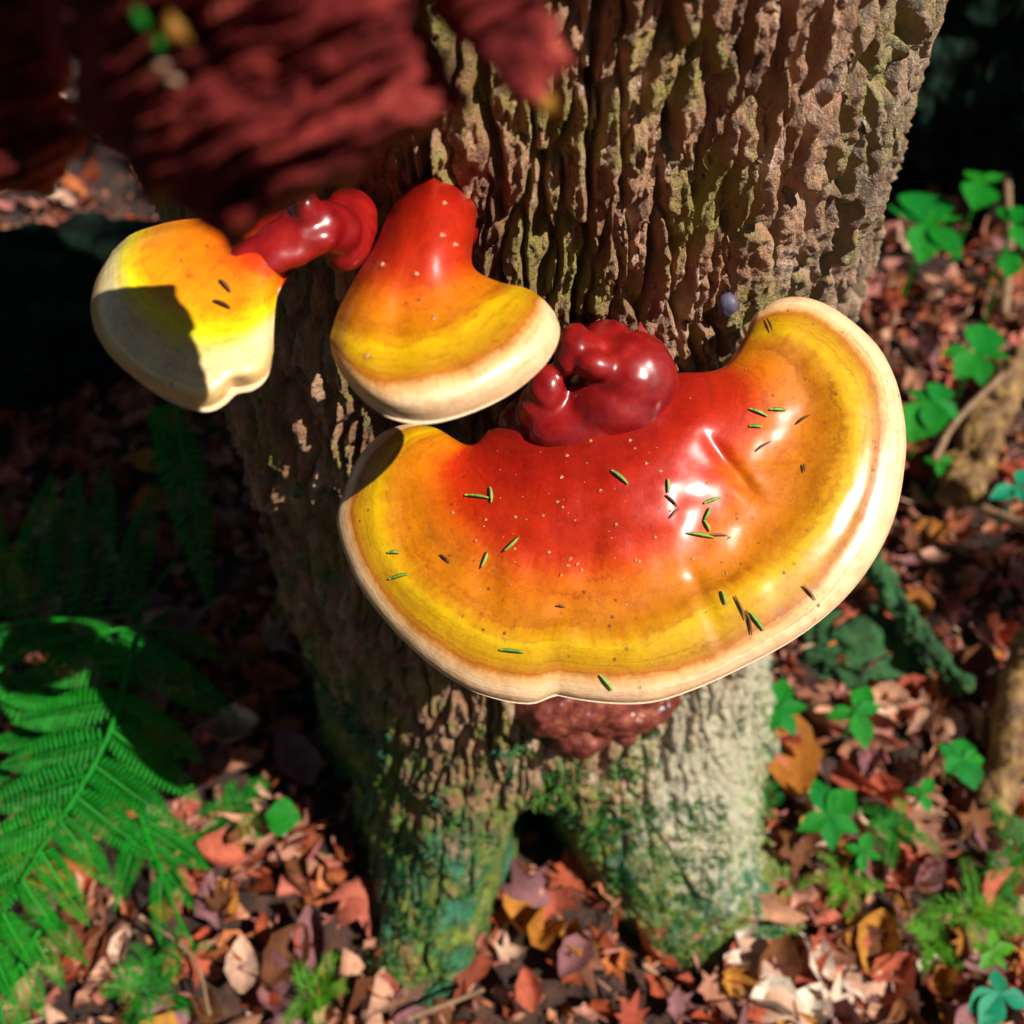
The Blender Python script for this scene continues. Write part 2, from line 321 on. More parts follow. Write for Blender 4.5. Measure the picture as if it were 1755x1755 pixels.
# ------------------------------------------------------------------ the hemlock tree
tree = thing('hemlock_tree', 'old furrowed tree trunk with mossy roots that carries the shelf mushrooms', 'tree', (AX, AY, 0))
def build_trunk():
    phi = np.radians(np.concatenate([np.linspace(-178, -96, 40), np.linspace(-95, -32, 190), np.linspace(-31.7, 92, 540), np.linspace(94, 182, 36)]))
    zz = np.concatenate([np.linspace(-0.05, 0.33, 260), np.linspace(0.3313, 0.66, 380), np.geomspace(0.67, 3.4, 40)])
    PH, Z = np.meshgrid(phi, zz)
    # root flare: bumps in angle that swell toward the ground
    d2 = lambda c: (np.degrees(PH) - c + 180) % 360 - 180
    flare = 0.012 * np.exp(-Z / 0.10) - 0.032 * np.exp(-(d2(-82) / 36) ** 2) * np.exp(-np.maximum(Z, 0) / 0.30)
    for c, wd, A, hh in ((-16, 14, 0.100, 0.08), (-8, 10, 0.03, 0.17), (35, 18, 0.125, 0.080), (-62, 15, 0.012, 0.09), (-105, 18, 0.04, 0.1), (72, 16, 0.05, 0.09), (125, 20, 0.09, 0.1), (180, 24, 0.08, 0.1)):
        flare = flare + A * np.exp(-(d2(c) / wd) ** 2) * np.exp(-np.maximum(Z, 0) / hh)
    notch = -0.080 * np.exp(-(d2(5.0 - 25 * np.clip(Z, 0, .2)) / (9.0 - 27 * np.clip(Z, 0, 0.2))) ** 2) * (1 - sstep(0.03, 0.14, Z))
    base = R0 + flare + notch + 0.006 * vnoise(PH * 2.2, Z * 5, 1.1, 21) + 0.0035 * vnoise(PH * 6, Z * 8, 2.1, 22) - 0.006 * sstep(0.2, 0.7, Z)
    u = PH * R0
    # furrowed plates: warped anisotropic cells
    wu = u + 0.008 * vnoise(u / 0.06, Z / 0.13, 0.5, 31) + 0.0022 * vnoise(u / 0.012, Z / 0.022, 0.5, 32) + 0.0012 * vnoise(u / 0.004, Z / 0.006, .5, 33)
    wz = Z + 0.012 * vnoise(u / 0.03, Z / 0.05, 0.2, 34) + 0.004 * vnoise(u / 0.006, Z / 0.012, 0.2, 35)
    cw, ch = 0.0125, 0.044
    gx, gy = wu / cw, wz / ch
    gy = gy + 0.5 * hsh(np.floor(gx), np.floor(gx) * 0, np.floor(gx) * 0, 9) * 0
    ix, iy = np.floor(gx), np.floor(gy)
    F1 = np.full(u.shape, 9.0); F2 = np.full(u.shape, 9.0); cid = np.zeros(u.shape); cx = np.zeros(u.shape); cy = np.zeros(u.shape)
    for dx in (-1, 0, 1):
        for dy in (-1, 0, 1):
            jx, jy = ix + dx, iy + dy
            qx = jx + 0.15 + 0.7 * hsh(jx, jy, jx * 0, 41); qy = jy + 0.05 + 0.9 * hsh(jx, jy, jx * 0, 42)
            dd = np.sqrt((gx - qx) ** 2 + (0.72 * (gy - qy)) ** 2)
            new = dd < F1
            F2 = np.where(new, F1, np.minimum(F2, dd)); cid = np.where(new, jx * 4096 + jy + 1e6, cid)
            cx = np.where(new, gx - qx, cx); cy = np.where(new, gy - qy, cy); F1 = np.where(new, dd, F1)
    e = F2 - F1
    def flakes(cw2, ch2, sd):                  # thin scales with crisp broken edges
        g1, g2 = (wu + 0.0010 * vnoise(u / 0.0022, Z / 0.004, .3, sd)) / cw2, (wz + 0.002 * vnoise(u / 0.004, Z / 0.004, .6, sd + 1)) / ch2
        i1, i2 = np.floor(g1), np.floor(g2); b1 = np.full(u.shape, 9.0); rv = np.zeros(u.shape); tl = np.zeros(u.shape)
        for dx in (-1, 0, 1):
            for dy in (-1, 0, 1):
                j1, j2 = i1 + dx, i2 + dy
                d1 = g1 - j1 - 0.1 - 0.8 * hsh(j1, j2, j1 * 0, sd + 2); d2_ = g2 - j2 - 0.1 - 0.8 * hsh(j1, j2, j1 * 0, sd + 3); dd = d1 * d1 + d2_ * d2_
                nw = dd < b1; b1 = np.where(nw, dd, b1); rv = np.where(nw, hsh(j1, j2, j1 * 0, sd + 4) - 0.5 - 0.35 * d2_ + 0.3 * d1, rv)
        return rv
    flk = 0.0042 * flakes(0.0060, 0.030, 411) + 0.0024 * flakes(0.0036, 0.013, 431)
    rnd = hsh(cid // 4096, cid % 4096, cid * 0, 51); rnd2 = hsh(cid // 4096, cid % 4096, cid * 0, 52); rnd3 = hsh(cid // 4096, cid % 4096, cid * 0, 53)
    low = 1 - sstep(0.10, 0.30, Z)            # the old base is smoother and crusted
    depth = 0.0095 * (1 - 0.45 * low)
    prof = sstep(0.02, 0.20, e)
    # long open fissures
    phs = wu / 0.0150 + 0.8 * vnoise(u / 0.045, Z / 0.17, 0.7, 61) + 0.22 * vnoise(u / 0.01, Z / 0.02, 0.7, 62)
    fis = np.abs(phs - np.round(phs)); fisd = sstep(0.03, 0.17, fis); fdeep = (0.0095 + 0.009 * sstep(0.2, 0.6, PH)) * (0.25 + 0.75 * sstep(-0.35, 0.15, vnoise(np.round(phs) * 3.7, Z / 0.06, 0.1, 63)))
    flake = fbm(wu / 0.0055, wz / 0.024, 0.4, 71, 4)
    q3 = flake * 2.6; terr = (np.floor(q3) + sstep(0.86, 1.0, q3 - np.floor(q3))) / 2.6
    stri = 1 - np.abs(vnoise(wu / 0.0030, wz / 0.032, 0.9, 81)) * 2; stri2 = 1 - np.abs(vnoise(wu / 0.0016, wz / 0.014, 0.4, 83)) * 2
    h = 0.0060 * prof + (rnd - 0.5) * 0.0052 * prof + prof * (0.0045 * (rnd2 - 0.5) * cx + 0.0042 * (rnd3 - 0.25) * -cy)
    h = h * (1 - 0.5 * low) - fdeep * (1 - fisd) * (1 - 0.85 * low)
    h = h + (0.0014 * terr * (0.3 + 0.7 * prof) + flk * (0.5 + 0.5 * prof) * (0.45 + 0.55 * fisd) * (1 - 0.5 * sstep(0.15, 0.6, PH)) + 0.0010 * stri + 0.0005 * stri2) * (1 - 0.65 * low) + 0.0009 * fbm(u / 0.0022, Z / 0.0035, 0.1, 91, 3)
    h = h + 0.0060 * (1 - low) * vnoise(u / 0.034, Z / 0.075, 0.5, 99) + low * (0.0040 * fbm(u / 0.014, Z / 0.022, 0.3, 95, 3) + 0.0014 * fbm(u / 0.003, Z / 0.003, 0.3, 98, 3))
    r = base + h
    V = np.stack([AX + r * np.sin(PH), AY - r * np.cos(PH), Z], -1).reshape(-1, 3)
    R_, C_ = PH.shape
    F = grid_faces(R_, C_); N = vert_normals(V, F)
    moss = (1 - sstep(0.02, 0.30, Z)) * 0.62 + 0.22 * sstep(0.2, -0.7, PH) * (1 - sstep(0.3, 0.6, Z))
    crust = (1 - sstep(0.14, 0.36, Z)) * sstep(0.12, 0.60, PH) * sstep(-0.04, 0.10, Z)
    pale = sstep(0.35, 0.95, PH + 0.15 * vnoise(PH * 5, Z * 6, 0.2, 97))
    at = dict(tone=(0.25 + 0.75 * (0.5 * rnd2 + 0.5 * rnd)).ravel(), moss=moss.ravel(), crust=crust.ravel(), pale=pale.ravel())
    return V, F, N, at, cid.ravel(), e.ravel(), PH.ravel(), Z.ravel()
V, F, N, at, cid, ee, PHv, Zv = build_trunk()
TRUNK_BVH = BVHTree.FromPolygons(V.tolist(), F.tolist())
fc = cid[F[:, 0]]; fe = ee[F].mean(1); fph = np.degrees(PHv[F[:, 0]]); fz = Zv[F[:, 0]]
plate_ok = (fe > 0.09) & (fz > 0.14) & (fz < 0.64) & (fph > -60) & (fph < 84)
ids, cnt = np.unique(fc[plate_ok], return_counts=True)
keep = ids[np.argsort(-cnt)][:290]; keep = keep[np.isin(keep, ids[cnt > 150])]
plate = plate_ok & np.isin(fc, keep)
rootA = (fz < 0.12) & (fph > -45) & (fph <= 4.5); rootB = (fz < 0.12) & (fph > 4.5) & (fph < 58)
trunk = part('trunk', sub_mesh('trunk', V, F, N, ~plate & ~rootA & ~rootB, at), BARK, tree)
for msk in (rootA, rootB):
    part('root', sub_mesh('root', V, F, N, msk, at), BARK, tree)
for cval in keep:
    part('bark_plate', sub_mesh('bark_plate', V, F, N, plate & (fc == cval), at), BARK, trunk)

# moss tufts on the roots and the foot of the trunk
MOSST = m_leaf('moss_tuft', [(0.008, 0.10, 0.03), (0.02, 0.17, 0.02), (0.10, 0.20, 0.015), (0.02, 0.16, 0.09), (0.16, 0.22, 0.08)], 0.7, 0.25, 'rnd', 60)
cand = np.where((Zv > 0.0) & (Zv < 0.30) & (np.abs(PHv) < 1.25))[0]
mk = vnoise(V[cand, 0] * 38, V[cand, 1] * 38, V[cand, 2] * 38, 301) + 0.6 * vnoise(V[cand, 0] * 110, V[cand, 1] * 110, V[cand, 2] * 110, 302) - 3.2 * (Zv[cand] - 0.06) - 0.9 * np.clip(PHv[cand] - 0.45, 0, 1)
cand = cand[mk > 0.10]; cand = rng.choice(cand, min(13000, len(cand)), replace=False)
c0 = V[cand] - N[cand] * 0.0004; nb_ = N[cand] + rng.normal(size=(len(cand), 3)) * 0.55 + np.array([0, 0, 0.3]); nb_ /= np.linalg.norm(nb_, axis=1, keepdims=True)
sd = np.cross(nb_, rng.normal(size=nb_.shape)); sd /= np.linalg.norm(sd, axis=1, keepdims=True); Lt = rng.uniform(0.0016, 0.0042, (len(cand), 1))
Vm = np.stack([c0 - sd * Lt * .20, c0 + sd * Lt * .20, c0 + nb_ * Lt + sd * Lt * .1, c0 + nb_ * Lt * .9 - sd * Lt * .12], 1).reshape(-1, 3)
tone_m = np.clip(0.5 + 0.75 * vnoise(c0[:, 0] * 30, c0[:, 1] * 30, c0[:, 2] * 30, 305) + rng.normal(size=len(c0)) * 0.12, 0, 1)
mo = part('moss', mesh_np('moss', Vm, np.arange(len(Vm)).reshape(-1, 4), dict(rnd=np.repeat(tone_m, 4)), False), MOSST, tree); mo['kind'] = 'stuff'

# ------------------------------------------------------------------ shelf mushrooms
def lens(rows, band, nR, nC, z0, gx, gy, y0, hfun, wroll, T, Tb, power=1.0, closed=False, smooth=0):
    """rows: outlines seen in the photograph, laid onto a sloping shelf; gives top and underside grids in metres."""
    G = np.array([crom(r_, nC) for r_ in rows])
    bs = 1 - (1 - np.linspace(0, 1, nR)) ** power
    bs = band[0] + (band[-1] - band[0]) * bs
    G = rows_interp(G, band, bs)
    B = np.repeat(bs[:, None], nC, 1); A = np.repeat(np.linspace(0, 1, nC)[None], nR, 0)
    def solve(h):
        d = ray(G[..., 0], G[..., 1])
        s = (z0 - gy * y0 + h - CAM_H) / (d[..., 2] - gx * d[..., 0] - gy * d[..., 1])
        return CAMP + d * s[..., None]
    P = solve(np.zeros(B.shape))
    D = np.full(B.shape, 9.0)
    for poly in (P[-1], P[:, 0], P[:, -1]) + ((P[0],) if closed else ()):
        for p, q_ in zip(poly[:-1:2], poly[2::2]):
            e_ = q_[:2] - p[:2]; L2 = max(float(e_ @ e_), 1e-14)
            t_ = np.clip(((P[..., 0] - p[0]) * e_[0] + (P[..., 1] - p[1]) * e_[1]) / L2, 0, 1)
            D = np.minimum(D, np.hypot(P[..., 0] - p[0] - t_ * e_[0], P[..., 1] - p[1] - t_ * e_[1]))
    D[-1] = 0; D[:, 0] = 0; D[:, -1] = 0
    if closed: D[0] = 0
    wr = wroll(B) if callable(wroll) else wroll
    k = 1 - np.minimum(D / wr, 1); prof = np.sqrt(np.maximum(1 - k * k, 0))
    Tt = T(B) if callable(T) else T
    hb = hfun(B, A, P) * sstep(0, 1, np.minimum(D / (wr * 2), 1))
    rise = Tt * prof + hb
    for _ in range(smooth):
        rise[1:-1, 1:-1] = 0.25 * (rise[:-2, 1:-1] + rise[2:, 1:-1] + rise[1:-1, :-2] + rise[1:-1, 2:])
    top = solve(rise)
    bot = top.copy(); bot[..., 2] = (z0 + gx * top[..., 0] + gy * (top[..., 1] - y0)) - (Tb * sstep(0.012, 0.04, D) + 0.0004 * np.sqrt(np.minimum(D / 0.003, 1))) * sstep(0.3, 0.5, B)
    return top, bot, B, A
def shelf(tg, top, bot, B, A, capm, cut=None):
    nR, nC = B.shape; at = dict(band=B.ravel(), along=A.ravel())
    Vt = top.reshape(-1, 3); F = grid_faces(nR, nC)
    N = vert_normals(Vt, F)
    if N[:, 2].mean() < 0: F = F[:, ::-1]; N = -N
    Vb = bot.reshape(-1, 3)
    fb = B.ravel()[F].mean(1)
    m = np.ones(len(F), bool) if cut is None else fb >= cut
    # the rim's normals are shared with the underside so that the edge stays round
    cap = part('cap', sub_mesh('cap', Vt, F, N, m, at), capm, tg)
    if cut is not None: part('stalk', sub_mesh('stalk', Vt, F, N, ~m, at), capm, tg)
    Nb = vert_normals(Vb, F[:, ::-1]); part('pore_surface', sub_mesh('pore_surface', Vb, F[:, ::-1], Nb, m, at), POREM, tg)
    if cut is not None: part('stalk_underside', sub_mesh('stalk_underside', Vb, F[:, ::-1], Nb, ~m, at), capm, tg)
    return BVHTree.FromPolygons(Vt.tolist(), F.tolist())
def Z3(L): return [(560 + x * 0.5926, 500 + y * 0.5926) for x, y in L]
def Z1(L): return [(x * 0.547, y * 0.547) for x, y in L]

# --- the great cap in front
inner = Z3([(470, 398), (550, 385), (640, 370), (740, 350), (840, 330), (920, 290), (970, 255), (1010, 236)])
redr = Z3([(405, 443), (350, 490), (345, 560), (385, 645), (450, 715), (530, 770), (630, 800), (730, 803), (830, 785), (930, 750), (1020, 705), (1090, 645), (1125, 580), (1145, 510), (1190, 450), (1228, 390), (1240, 320), (1215, 255), (1150, 215)])
yel = Z3([(322, 397), (250, 420), (195, 465), (165, 540), (160, 640), (185, 740), (245, 830), (330, 900), (420, 958), (510, 998), (600, 1010), (680, 1000), (790, 1018), (900, 1005), (1000, 968), (1100, 915), (1200, 860), (1300, 788), (1400, 690), (1465, 585), (1500, 475), (1508, 380), (1492, 290), (1450, 212), (1390, 155), (1310, 125), (1206, 135)])
cre = Z3([(278, 385), (210, 405), (135, 470), (92, 550), (72, 620), (78, 695), (108, 775), (155, 850), (215, 930), (305, 1005), (400, 1068), (500, 1098), (600, 1110), (660, 1098), (760, 1106), (860, 1106), (960, 1100), (1090, 1065), (1220, 992), (1335, 925), (1405, 865), (1475, 775), (1535, 675), (1580, 560), (1600, 425), (1595, 325), (1572, 240), (1525, 168), (1450, 100), (1380, 62), (1300, 62), (1224, 92)])
out = Z3([(256, 377), (200, 390), (150, 415), (85, 490), (45, 590), (28, 665), (55, 765), (100, 860), (180, 962), (280, 1060), (395, 1138), (500, 1176), (590, 1188), (640, 1172), (665, 1163), (700, 1170), (760, 1180), (860, 1188), (960, 1180), (1080, 1140), (1200, 1085), (1340, 1010), (1450, 930), (1540, 838), (1610, 730), (1652, 620), (1672, 500), (1676, 420), (1665, 330), (1640, 240), (1590, 152), (1500, 70), (1420, 26), (1350, 14), (1290, 28), (1240, 62)])
def gauss(P, px, py, z, s, s2=None, ang=0):
    c = at_z(px, py, z); dx = P[..., 0] - c[0]; dy = P[..., 1] - c[1]
    a, b = dx * math.cos(ang) + dy * math.sin(ang), -dx * math.sin(ang) + dy * math.cos(ang)
    return np.exp(-(a / s) ** 2 - (b / (s2 or s)) ** 2)
def groove(P, p, q, z, wd):
    a, b = at_z(*p, z)[:2], at_z(*q, z)[:2]; d = b - a; L = np.hypot(*d); d = d / L
    r = P[..., :2] - a; t = np.clip((r @ d) / L, 0, 1); dist = np.hypot(r[..., 0] - d[0] * t * L, r[..., 1] - d[1] * t * L)
    return np.exp(-(dist / wd) ** 2) * np.minimum(1, 4 * t * (1 - t) + 0.3)
ZB = 0.474
def h_big(B, A, P):
    h = 0.010 * (1 - sstep(0.15, 0.55, B)) * (0.5 + 0.5 * sstep(0.05, 0.22, B)) + 0.0015 * np.cos((B - 0.62) * 26) * sstep(0.4, 0.6, B)
    h = h + 0.0022 * vnoise(P[..., 0] * 38, P[..., 1] * 38, 0.3, 5) + 0.0009 * vnoise(P[..., 0] * 110, P[..., 1] * 110, 0.3, 6)
    h = h + 0.004 * gauss(P, 1165, 740, ZB, 0.014) + 0.003 * gauss(P, 1080, 840, ZB, 0.018) + 0.003 * gauss(P, 860, 820, ZB, 0.02)
    h = h - 0.0026 * groove(P, (1205, 760), (1300, 850), ZB, 0.0026) + 0.0022 * gauss(P, 1190, 745, ZB, .005) - 0.002 * groove(P, (1195, 930), (1290, 1090), ZB, 0.003)
    h = h - 0.0028 * groove(P, (940, 1100), (951, 1200), ZB, 0.004) - 0.0012 * groove(P, (790, 1060), (800, 1180), ZB, 0.004)
    h = h - 0.0022 * groove(P, (700, 860), (600, 880), ZB, 0.008)
    return h
shell_A = thing('shelf_mushroom', 'largest shelf mushroom, a wide glossy red, orange and yellow fan with cream rim', 'mushroom', tuple(at_z(1050, 640, ZB)), 'shelf mushrooms on the trunk')
top, bot, B, A = lens([inner, redr, yel, cre, out], [0.05, 0.40, 0.60, 0.79, 1.0], 150, 300, ZB, 0.17, 0.41, 0.28, h_big,
                      lambda B: 0.021 + 0 * B, 0.0100, 0.010, 1.25)
BIG_BVH = shelf(shell_A, top, bot, B, A, CAPM)

# the knobbly stalk of the great cap: lumps fused by a voxel remesh
def blob_obj(name, balls, parent, m, voxel=0.0012, noise=0.0008, nsc=70, smooth=6):
    bm = bmesh.new()
    for c, r, sq in balls:
        mt = Matrix.Translation(Vector(c)) @ Matrix.Diagonal((r * sq[0], r * sq[1], r * sq[2], 1))
        bmesh.ops.create_icosphere(bm, subdivisions=3, radius=1.0, matrix=mt)
    me = bpy.data.meshes.new(name); bm.to_mesh(me); bm.free()
    o = bpy.data.objects.new('temp', me); C.objects.link(o)
    md = o.modifiers.new('r', 'REMESH'); md.mode = 'VOXEL'; md.voxel_size = voxel; md.use_smooth_shade = True
    ms = o.modifiers.new('s', 'SMOOTH'); ms.iterations = smooth; ms.factor = 0.5
    dg = bpy.context.evaluated_depsgraph_get(); ev = o.evaluated_get(dg)
    me2 = bpy.data.meshes.new_from_object(ev); bpy.data.objects.remove(o)
    n = len(me2.vertices); v = np.zeros(n * 3); me2.vertices.foreach_get('co', v); v = v.reshape(-1, 3)
    nn = np.zeros(n * 3); me2.vertices.foreach_get('normal', nn); nn = nn.reshape(-1, 3)
    v = v + nn * (noise * fbm(v[:, 0] * nsc, v[:, 1] * nsc, v[:, 2] * nsc, 3, 3))[:, None]
    me2.vertices.foreach_set('co', v.ravel()); me2.polygons.foreach_set('use_smooth', np.ones(len(me2.polygons), bool)); me2.update()
    me2.name = name; me2.materials.clear()
    if parent is None: return link(name, me2, m)
    return part(name, me2, m, parent)
def q(px, py, z): return tuple(at_z(px, py, z))
blob_obj('stalk', [
    (q(1078, 650, 0.492), 0.0180, (1.0, 1, 0.95)), (q(1055, 690, 0.486), 0.0175, (1.1, 1, .85)), (q(1040, 605, 0.496), 0.0110, (1.1, 1.2, 1)),
    (q(1012, 600, 0.503), 0.0060, (1.5, 1.2, 1)), (q(985, 588, 0.506), 0.0058, (1.1, 1.5, 1)), (q(972, 612, 0.502), 0.0052, (0.8, 1.7, 1)), (q(1022, 628, 0.504), 0.0055, (1.4, 1.0, 1)),
    (q(938, 668, 0.492), 0.0082, (.9, 1.1, 1.1)), (q(930, 700, 0.484), 0.0100, (1, 1, 1)), (q(975, 722, 0.480), 0.0130, (1.3, .8, .9)), (q(1015, 738, 0.480), 0.015, (1.6, .8, .7)),
    (q(1105, 705, 0.480), 0.015, (1.1, 1, .8)), (q(1045, 585, 0.476), 0.020, (1.2, 1.3, 0.8)), (q(925, 722, 0.474), 0.012, (1.3, 1, .7))], shell_A, STALKM, 0.0010, 0.0010, 60, 9)

# --- the middle mushroom, a trowel shape that hangs closer to the lens
rm = [Z1([(1310, 520), (1345, 505), (1385, 525)]), Z1([(1280, 590), (1355, 565), (1440, 592)]), Z1([(1225, 655), (1360, 640), (1492, 648)]),
      Z1([(1180, 760), (1330, 765), (1482, 752)]), Z1([(1125, 850), (1300, 885), (1482, 835)]),
      Z1([(1062, 968), (1190, 1010), (1340, 1005), (1480, 935), (1560, 882)]),
      Z1([(1040, 1035), (1120, 1075), (1220, 1092), (1340, 1082), (1440, 1042), (1530, 965), (1632, 898)]),
      Z1([(1034, 1070), (1090, 1140), (1150, 1190), (1230, 1208), (1350, 1192), (1480, 1150), (1600, 1078), (1670, 1000), (1695, 932)]),
      Z1([(1040, 1112), (1070, 1172), (1130, 1240), (1200, 1290), (1280, 1316), (1370, 1316), (1480, 1286), (1600, 1230), (1690, 1162), (1740, 1092), (1754, 1032), (1738, 980)])]
ZM = 0.553
def h_mid(B, A, P):
    h = 0.0012 * vnoise(P[..., 0] * 60, P[..., 1] * 60, 0.3, 15) + 0.0005 * vnoise(P[..., 0] * 190, P[..., 1] * 190, 0.3, 6)
    h = h - 0.0030 * groove(P, (680, 470), (665, 720), ZM, 0.0026) + 0.004 * gauss(P, 760, 390, ZM, 0.010)
    return h
midm = thing('shelf_mushroom', 'trowel-shaped shelf mushroom above the largest one, red stalk and orange cap', 'mushroom', q(740, 300, ZM), 'shelf mushrooms on the trunk')
top, bot, B, A = lens(rm, [0.08, 0.15, 0.22, 0.30, 0.40, 0.52, 0.62, 0.81, 1.0], 120, 150, ZM, 0.0, 0.16, 0.30, h_mid,
                      lambda B: 0.013 + 0 * B, lambda B: 0.0095 + 0.0075 * (1 - sstep(0.25, 0.5, B)), 0.004, 1.0, True, 90)
MID_BVH = shelf(midm, top, bot, B, A, CAPM, 0.40)
blob_obj('stalk_base', [(q(742, 330, 0.548), 0.011, (1.0, 1.5, .9)), (q(742, 350, 0.545), 0.012, (1.0, 1.2, .9)), (q(738, 310, 0.548), 0.010, (1.0, 2.2, 1)), (q(785, 380, 0.541), 0.010, (.9, 1.2, .9))], midm, STALKM, 0.0011, 0.0007, 60, 14)

# --- the left mushroom, partly behind the hanging bark
LST = [(0.0, (0.22, 0.003, 0.004)), (0.30, (0.42, 0.008, 0.004)), (0.37, (0.62, 0.05, 0.003)), (0.42, (0.74, 0.19, 0.002)), (0.52, (0.78, 0.30, 0.003)), (0.57, (0.82, 0.50, 0.003)),
       (0.615, (0.84, 0.70, 0.006)), (0.67, (0.80, 0.62, 0.10)), (0.74, (0.80, 0.66, 0.30)), (0.84, (0.80, 0.62, 0.32)), (1.0, (0.74, 0.48, 0.16))]
CAPL = m_cap('lacquered_young_cap', LST, 0.2)
rl = [Z1([(1000, 650), (1050, 690), (1060, 735)]), Z1([(930, 650), (975, 720), (990, 770)]), Z1([(830, 670), (890, 765), (920, 815)]),
      Z1([(700, 680), (770, 790), (850, 845), (895, 852)]),
      Z1([(560, 690), (570, 790), (640, 870), (760, 905), (880, 890)]),
      Z1([(470, 712), (440, 790), (480, 890), (570, 965), (690, 985), (800, 965), (870, 920)]),
      Z1([(425, 728), (390, 800), (420, 910), (490, 985), (570, 1035), (680, 1048), (790, 1015), (864, 955)]),
      Z1([(385, 755), (335, 830), (335, 950), (400, 1060), (500, 1135), (610, 1165), (720, 1135), (800, 1090), (858, 1030)]),
      Z1([(352, 788), (302, 875), (284, 962), (300, 1042), (350, 1120), (420, 1182), (500, 1236), (590, 1270), (650, 1276), (700, 1252), (730, 1213), (790, 1206), (838, 1172), (856, 1100)])]
ZL = 0.556
def h_left(B, A, P):
    return 0.0012 * vnoise(P[..., 0] * 60, P[..., 1] * 60, 0.3, 25) + 0.003 * gauss(P, 450, 430, ZL, 0.012) - 0.0015 * gauss(P, 335, 632, ZL, 0.0028) - 0.002 * groove(P, (400, 560), (400, 670), ZL, 0.003)
leftm = thing('shelf_mushroom', 'pale-rimmed shelf mushroom beneath the hanging dark red bark, leftmost of the three', 'mushroom', q(590, 400, ZL), 'shelf mushrooms on the trunk')
top, bot, B, A = lens(rl, [0.08, 0.18, 0.27, 0.36, 0.45, 0.54, 0.62, 0.82, 1.0], 120, 150, ZL, 0.05, 0.06, 0.27, h_left,
                      lambda B: 0.011 + 0 * B, 0.009, 0.004, 1.0, False, 60)
LEFT_BVH = shelf(leftm, top, bot, B, A, CAPL, 0.36)
blob_obj('stalk_base', [(q(535, 385, 0.562), 0.0074, (1.4, 1.0, 1)), (q(527, 362, 0.568), 0.0050, (.8, 1.2, 1.3)), (q(565, 392, 0.556), 0.0074, (1.4, 1.5, 1)), (q(595, 392, 0.548), 0.0080, (1.3, 2.6, 1)), (q(508, 408, .561), 0.0070, (1.8, 1.0, .9)), (q(470, 434, .559), 0.0064, (2.0, 1.0, .8)), (q(440, 452, .558), 0.0055, (2.0, 1.0, .7))], leftm, STALKM, 0.0010, 0.0006, 80, 14)

# --- the old dried bracket under the great cap
def on_trunk(px, py, off=0.0):
    d = Vector(ray(px, py)).normalized(); hit = TRUNK_BVH.ray_cast(Vector(CAMP), d)
    return np.array(hit[0]) - np.array(d) * off if hit[0] is not None else None
ob = []
for px, py, r, sq, off in ((960, 1195, .022, (1.2, 1, .8), .004), (1040, 1195, .024, (1.3, 1, .8), .006), (1100, 1200, .017, (1.2, 1, .7), .004), (1000, 1240, .018, (1, 1, .9), .008), (965, 1270, .010, (1, 1, .9), .004), (1060, 1225, .014, (1, 1, .8), .006)):
    p_ = on_trunk(px, py, off); ob.append((tuple(p_), r, sq))
old = blob_obj('dried_bracket', ob, None, RESIN, 0.0014, 0.0045, 60, 2)
tag(old, 'small crumpled red-brown dried bracket under the rim of the largest mushroom', 'mushroom')

# ------------------------------------------------------------------ hanging slab of red bark close to the lens
slab = thing('bark_slab', 'blurred slab of dark red flaking bark hanging close over the left mushroom', 'bark', tuple(at_t(380, 0, 0.22)))
def slab_piece(rows, t0, tg, seed, nR=150, nC=150, thick=0.012):
    G = np.array([crom(r_, nC) for r_ in rows]); b = np.linspace(0, 1, len(rows))
    G = rows_interp(G, b, np.linspace(0, 1, nR))
    Bv = np.linspace(0, 1, nR)[:, None] + 0 * G[..., 0]; Av = np.linspace(0, 1, nC)[None] + 0 * G[..., 0]
    edge = np.minimum(np.minimum(Av, 1 - Av) * 5, (1 - Bv) * 5); edge = np.clip(edge, 0, 1)
    prof = np.sqrt(1 - (1 - edge) ** 2)
    # ragged margins
    jx = 30 * fbm(G[..., 0] / 60, G[..., 1] / 60, 0.1, seed, 3) * (1 - prof * 0.8)
    jy = 22 * fbm(G[..., 0] / 50, G[..., 1] / 50, 0.9, seed + 3, 3) * (1 - prof * 0.8)
    gx_, gy_ = G[..., 0] + jx, G[..., 1] + jy
    a = math.radians(-24); wx = gx_ + 24 * vnoise(gx_ / 130, gy_ / 130, 0.2, seed + 7); wy = gy_ + 12 * vnoise(gx_ / 70, gy_ / 110, 0.2, seed + 8)
    ru = wx * math.cos(a) + wy * math.sin(a); rv = -wx * math.sin(a) + wy * math.cos(a)
    rid = sstep(0.0, 0.5, np.abs(vnoise(ru / 280, rv / 46, 0.5, seed + 1)))
    crack = sstep(0.0, 0.16, np.abs(vnoise(ru / 190, rv / 260, 0.3, seed + 5)))
    f = fbm(ru / 170, rv / 26, 0.5, seed + 2, 4)
    terr = np.floor(f * 2.5) / 2.5
    h = 0.0040 * rid + 0.0040 * crack + 0.0016 * terr + 0.0020 * f + 0.0012 * (1 - 2 * np.abs(vnoise(ru / 120, rv / 11, 0.2, seed + 9)))
    t = (t0(Bv, Av) if callable(t0) else t0) - thick * prof - h * prof
    topg = at_t(gx_, gy_, t); botg = at_t(gx_, gy_, (t0(Bv, Av) if callable(t0) else t0) + thick * 0.8 * prof)
    V = np.concatenate([topg.reshape(-1, 3), botg.reshape(-1, 3)]); F = grid_faces(nR, nC)
    F = np.concatenate([F[:, ::-1], F + nR * nC])
    return part('bark_plate', mesh_np('bark_plate', V, F), REDBARK, tg)
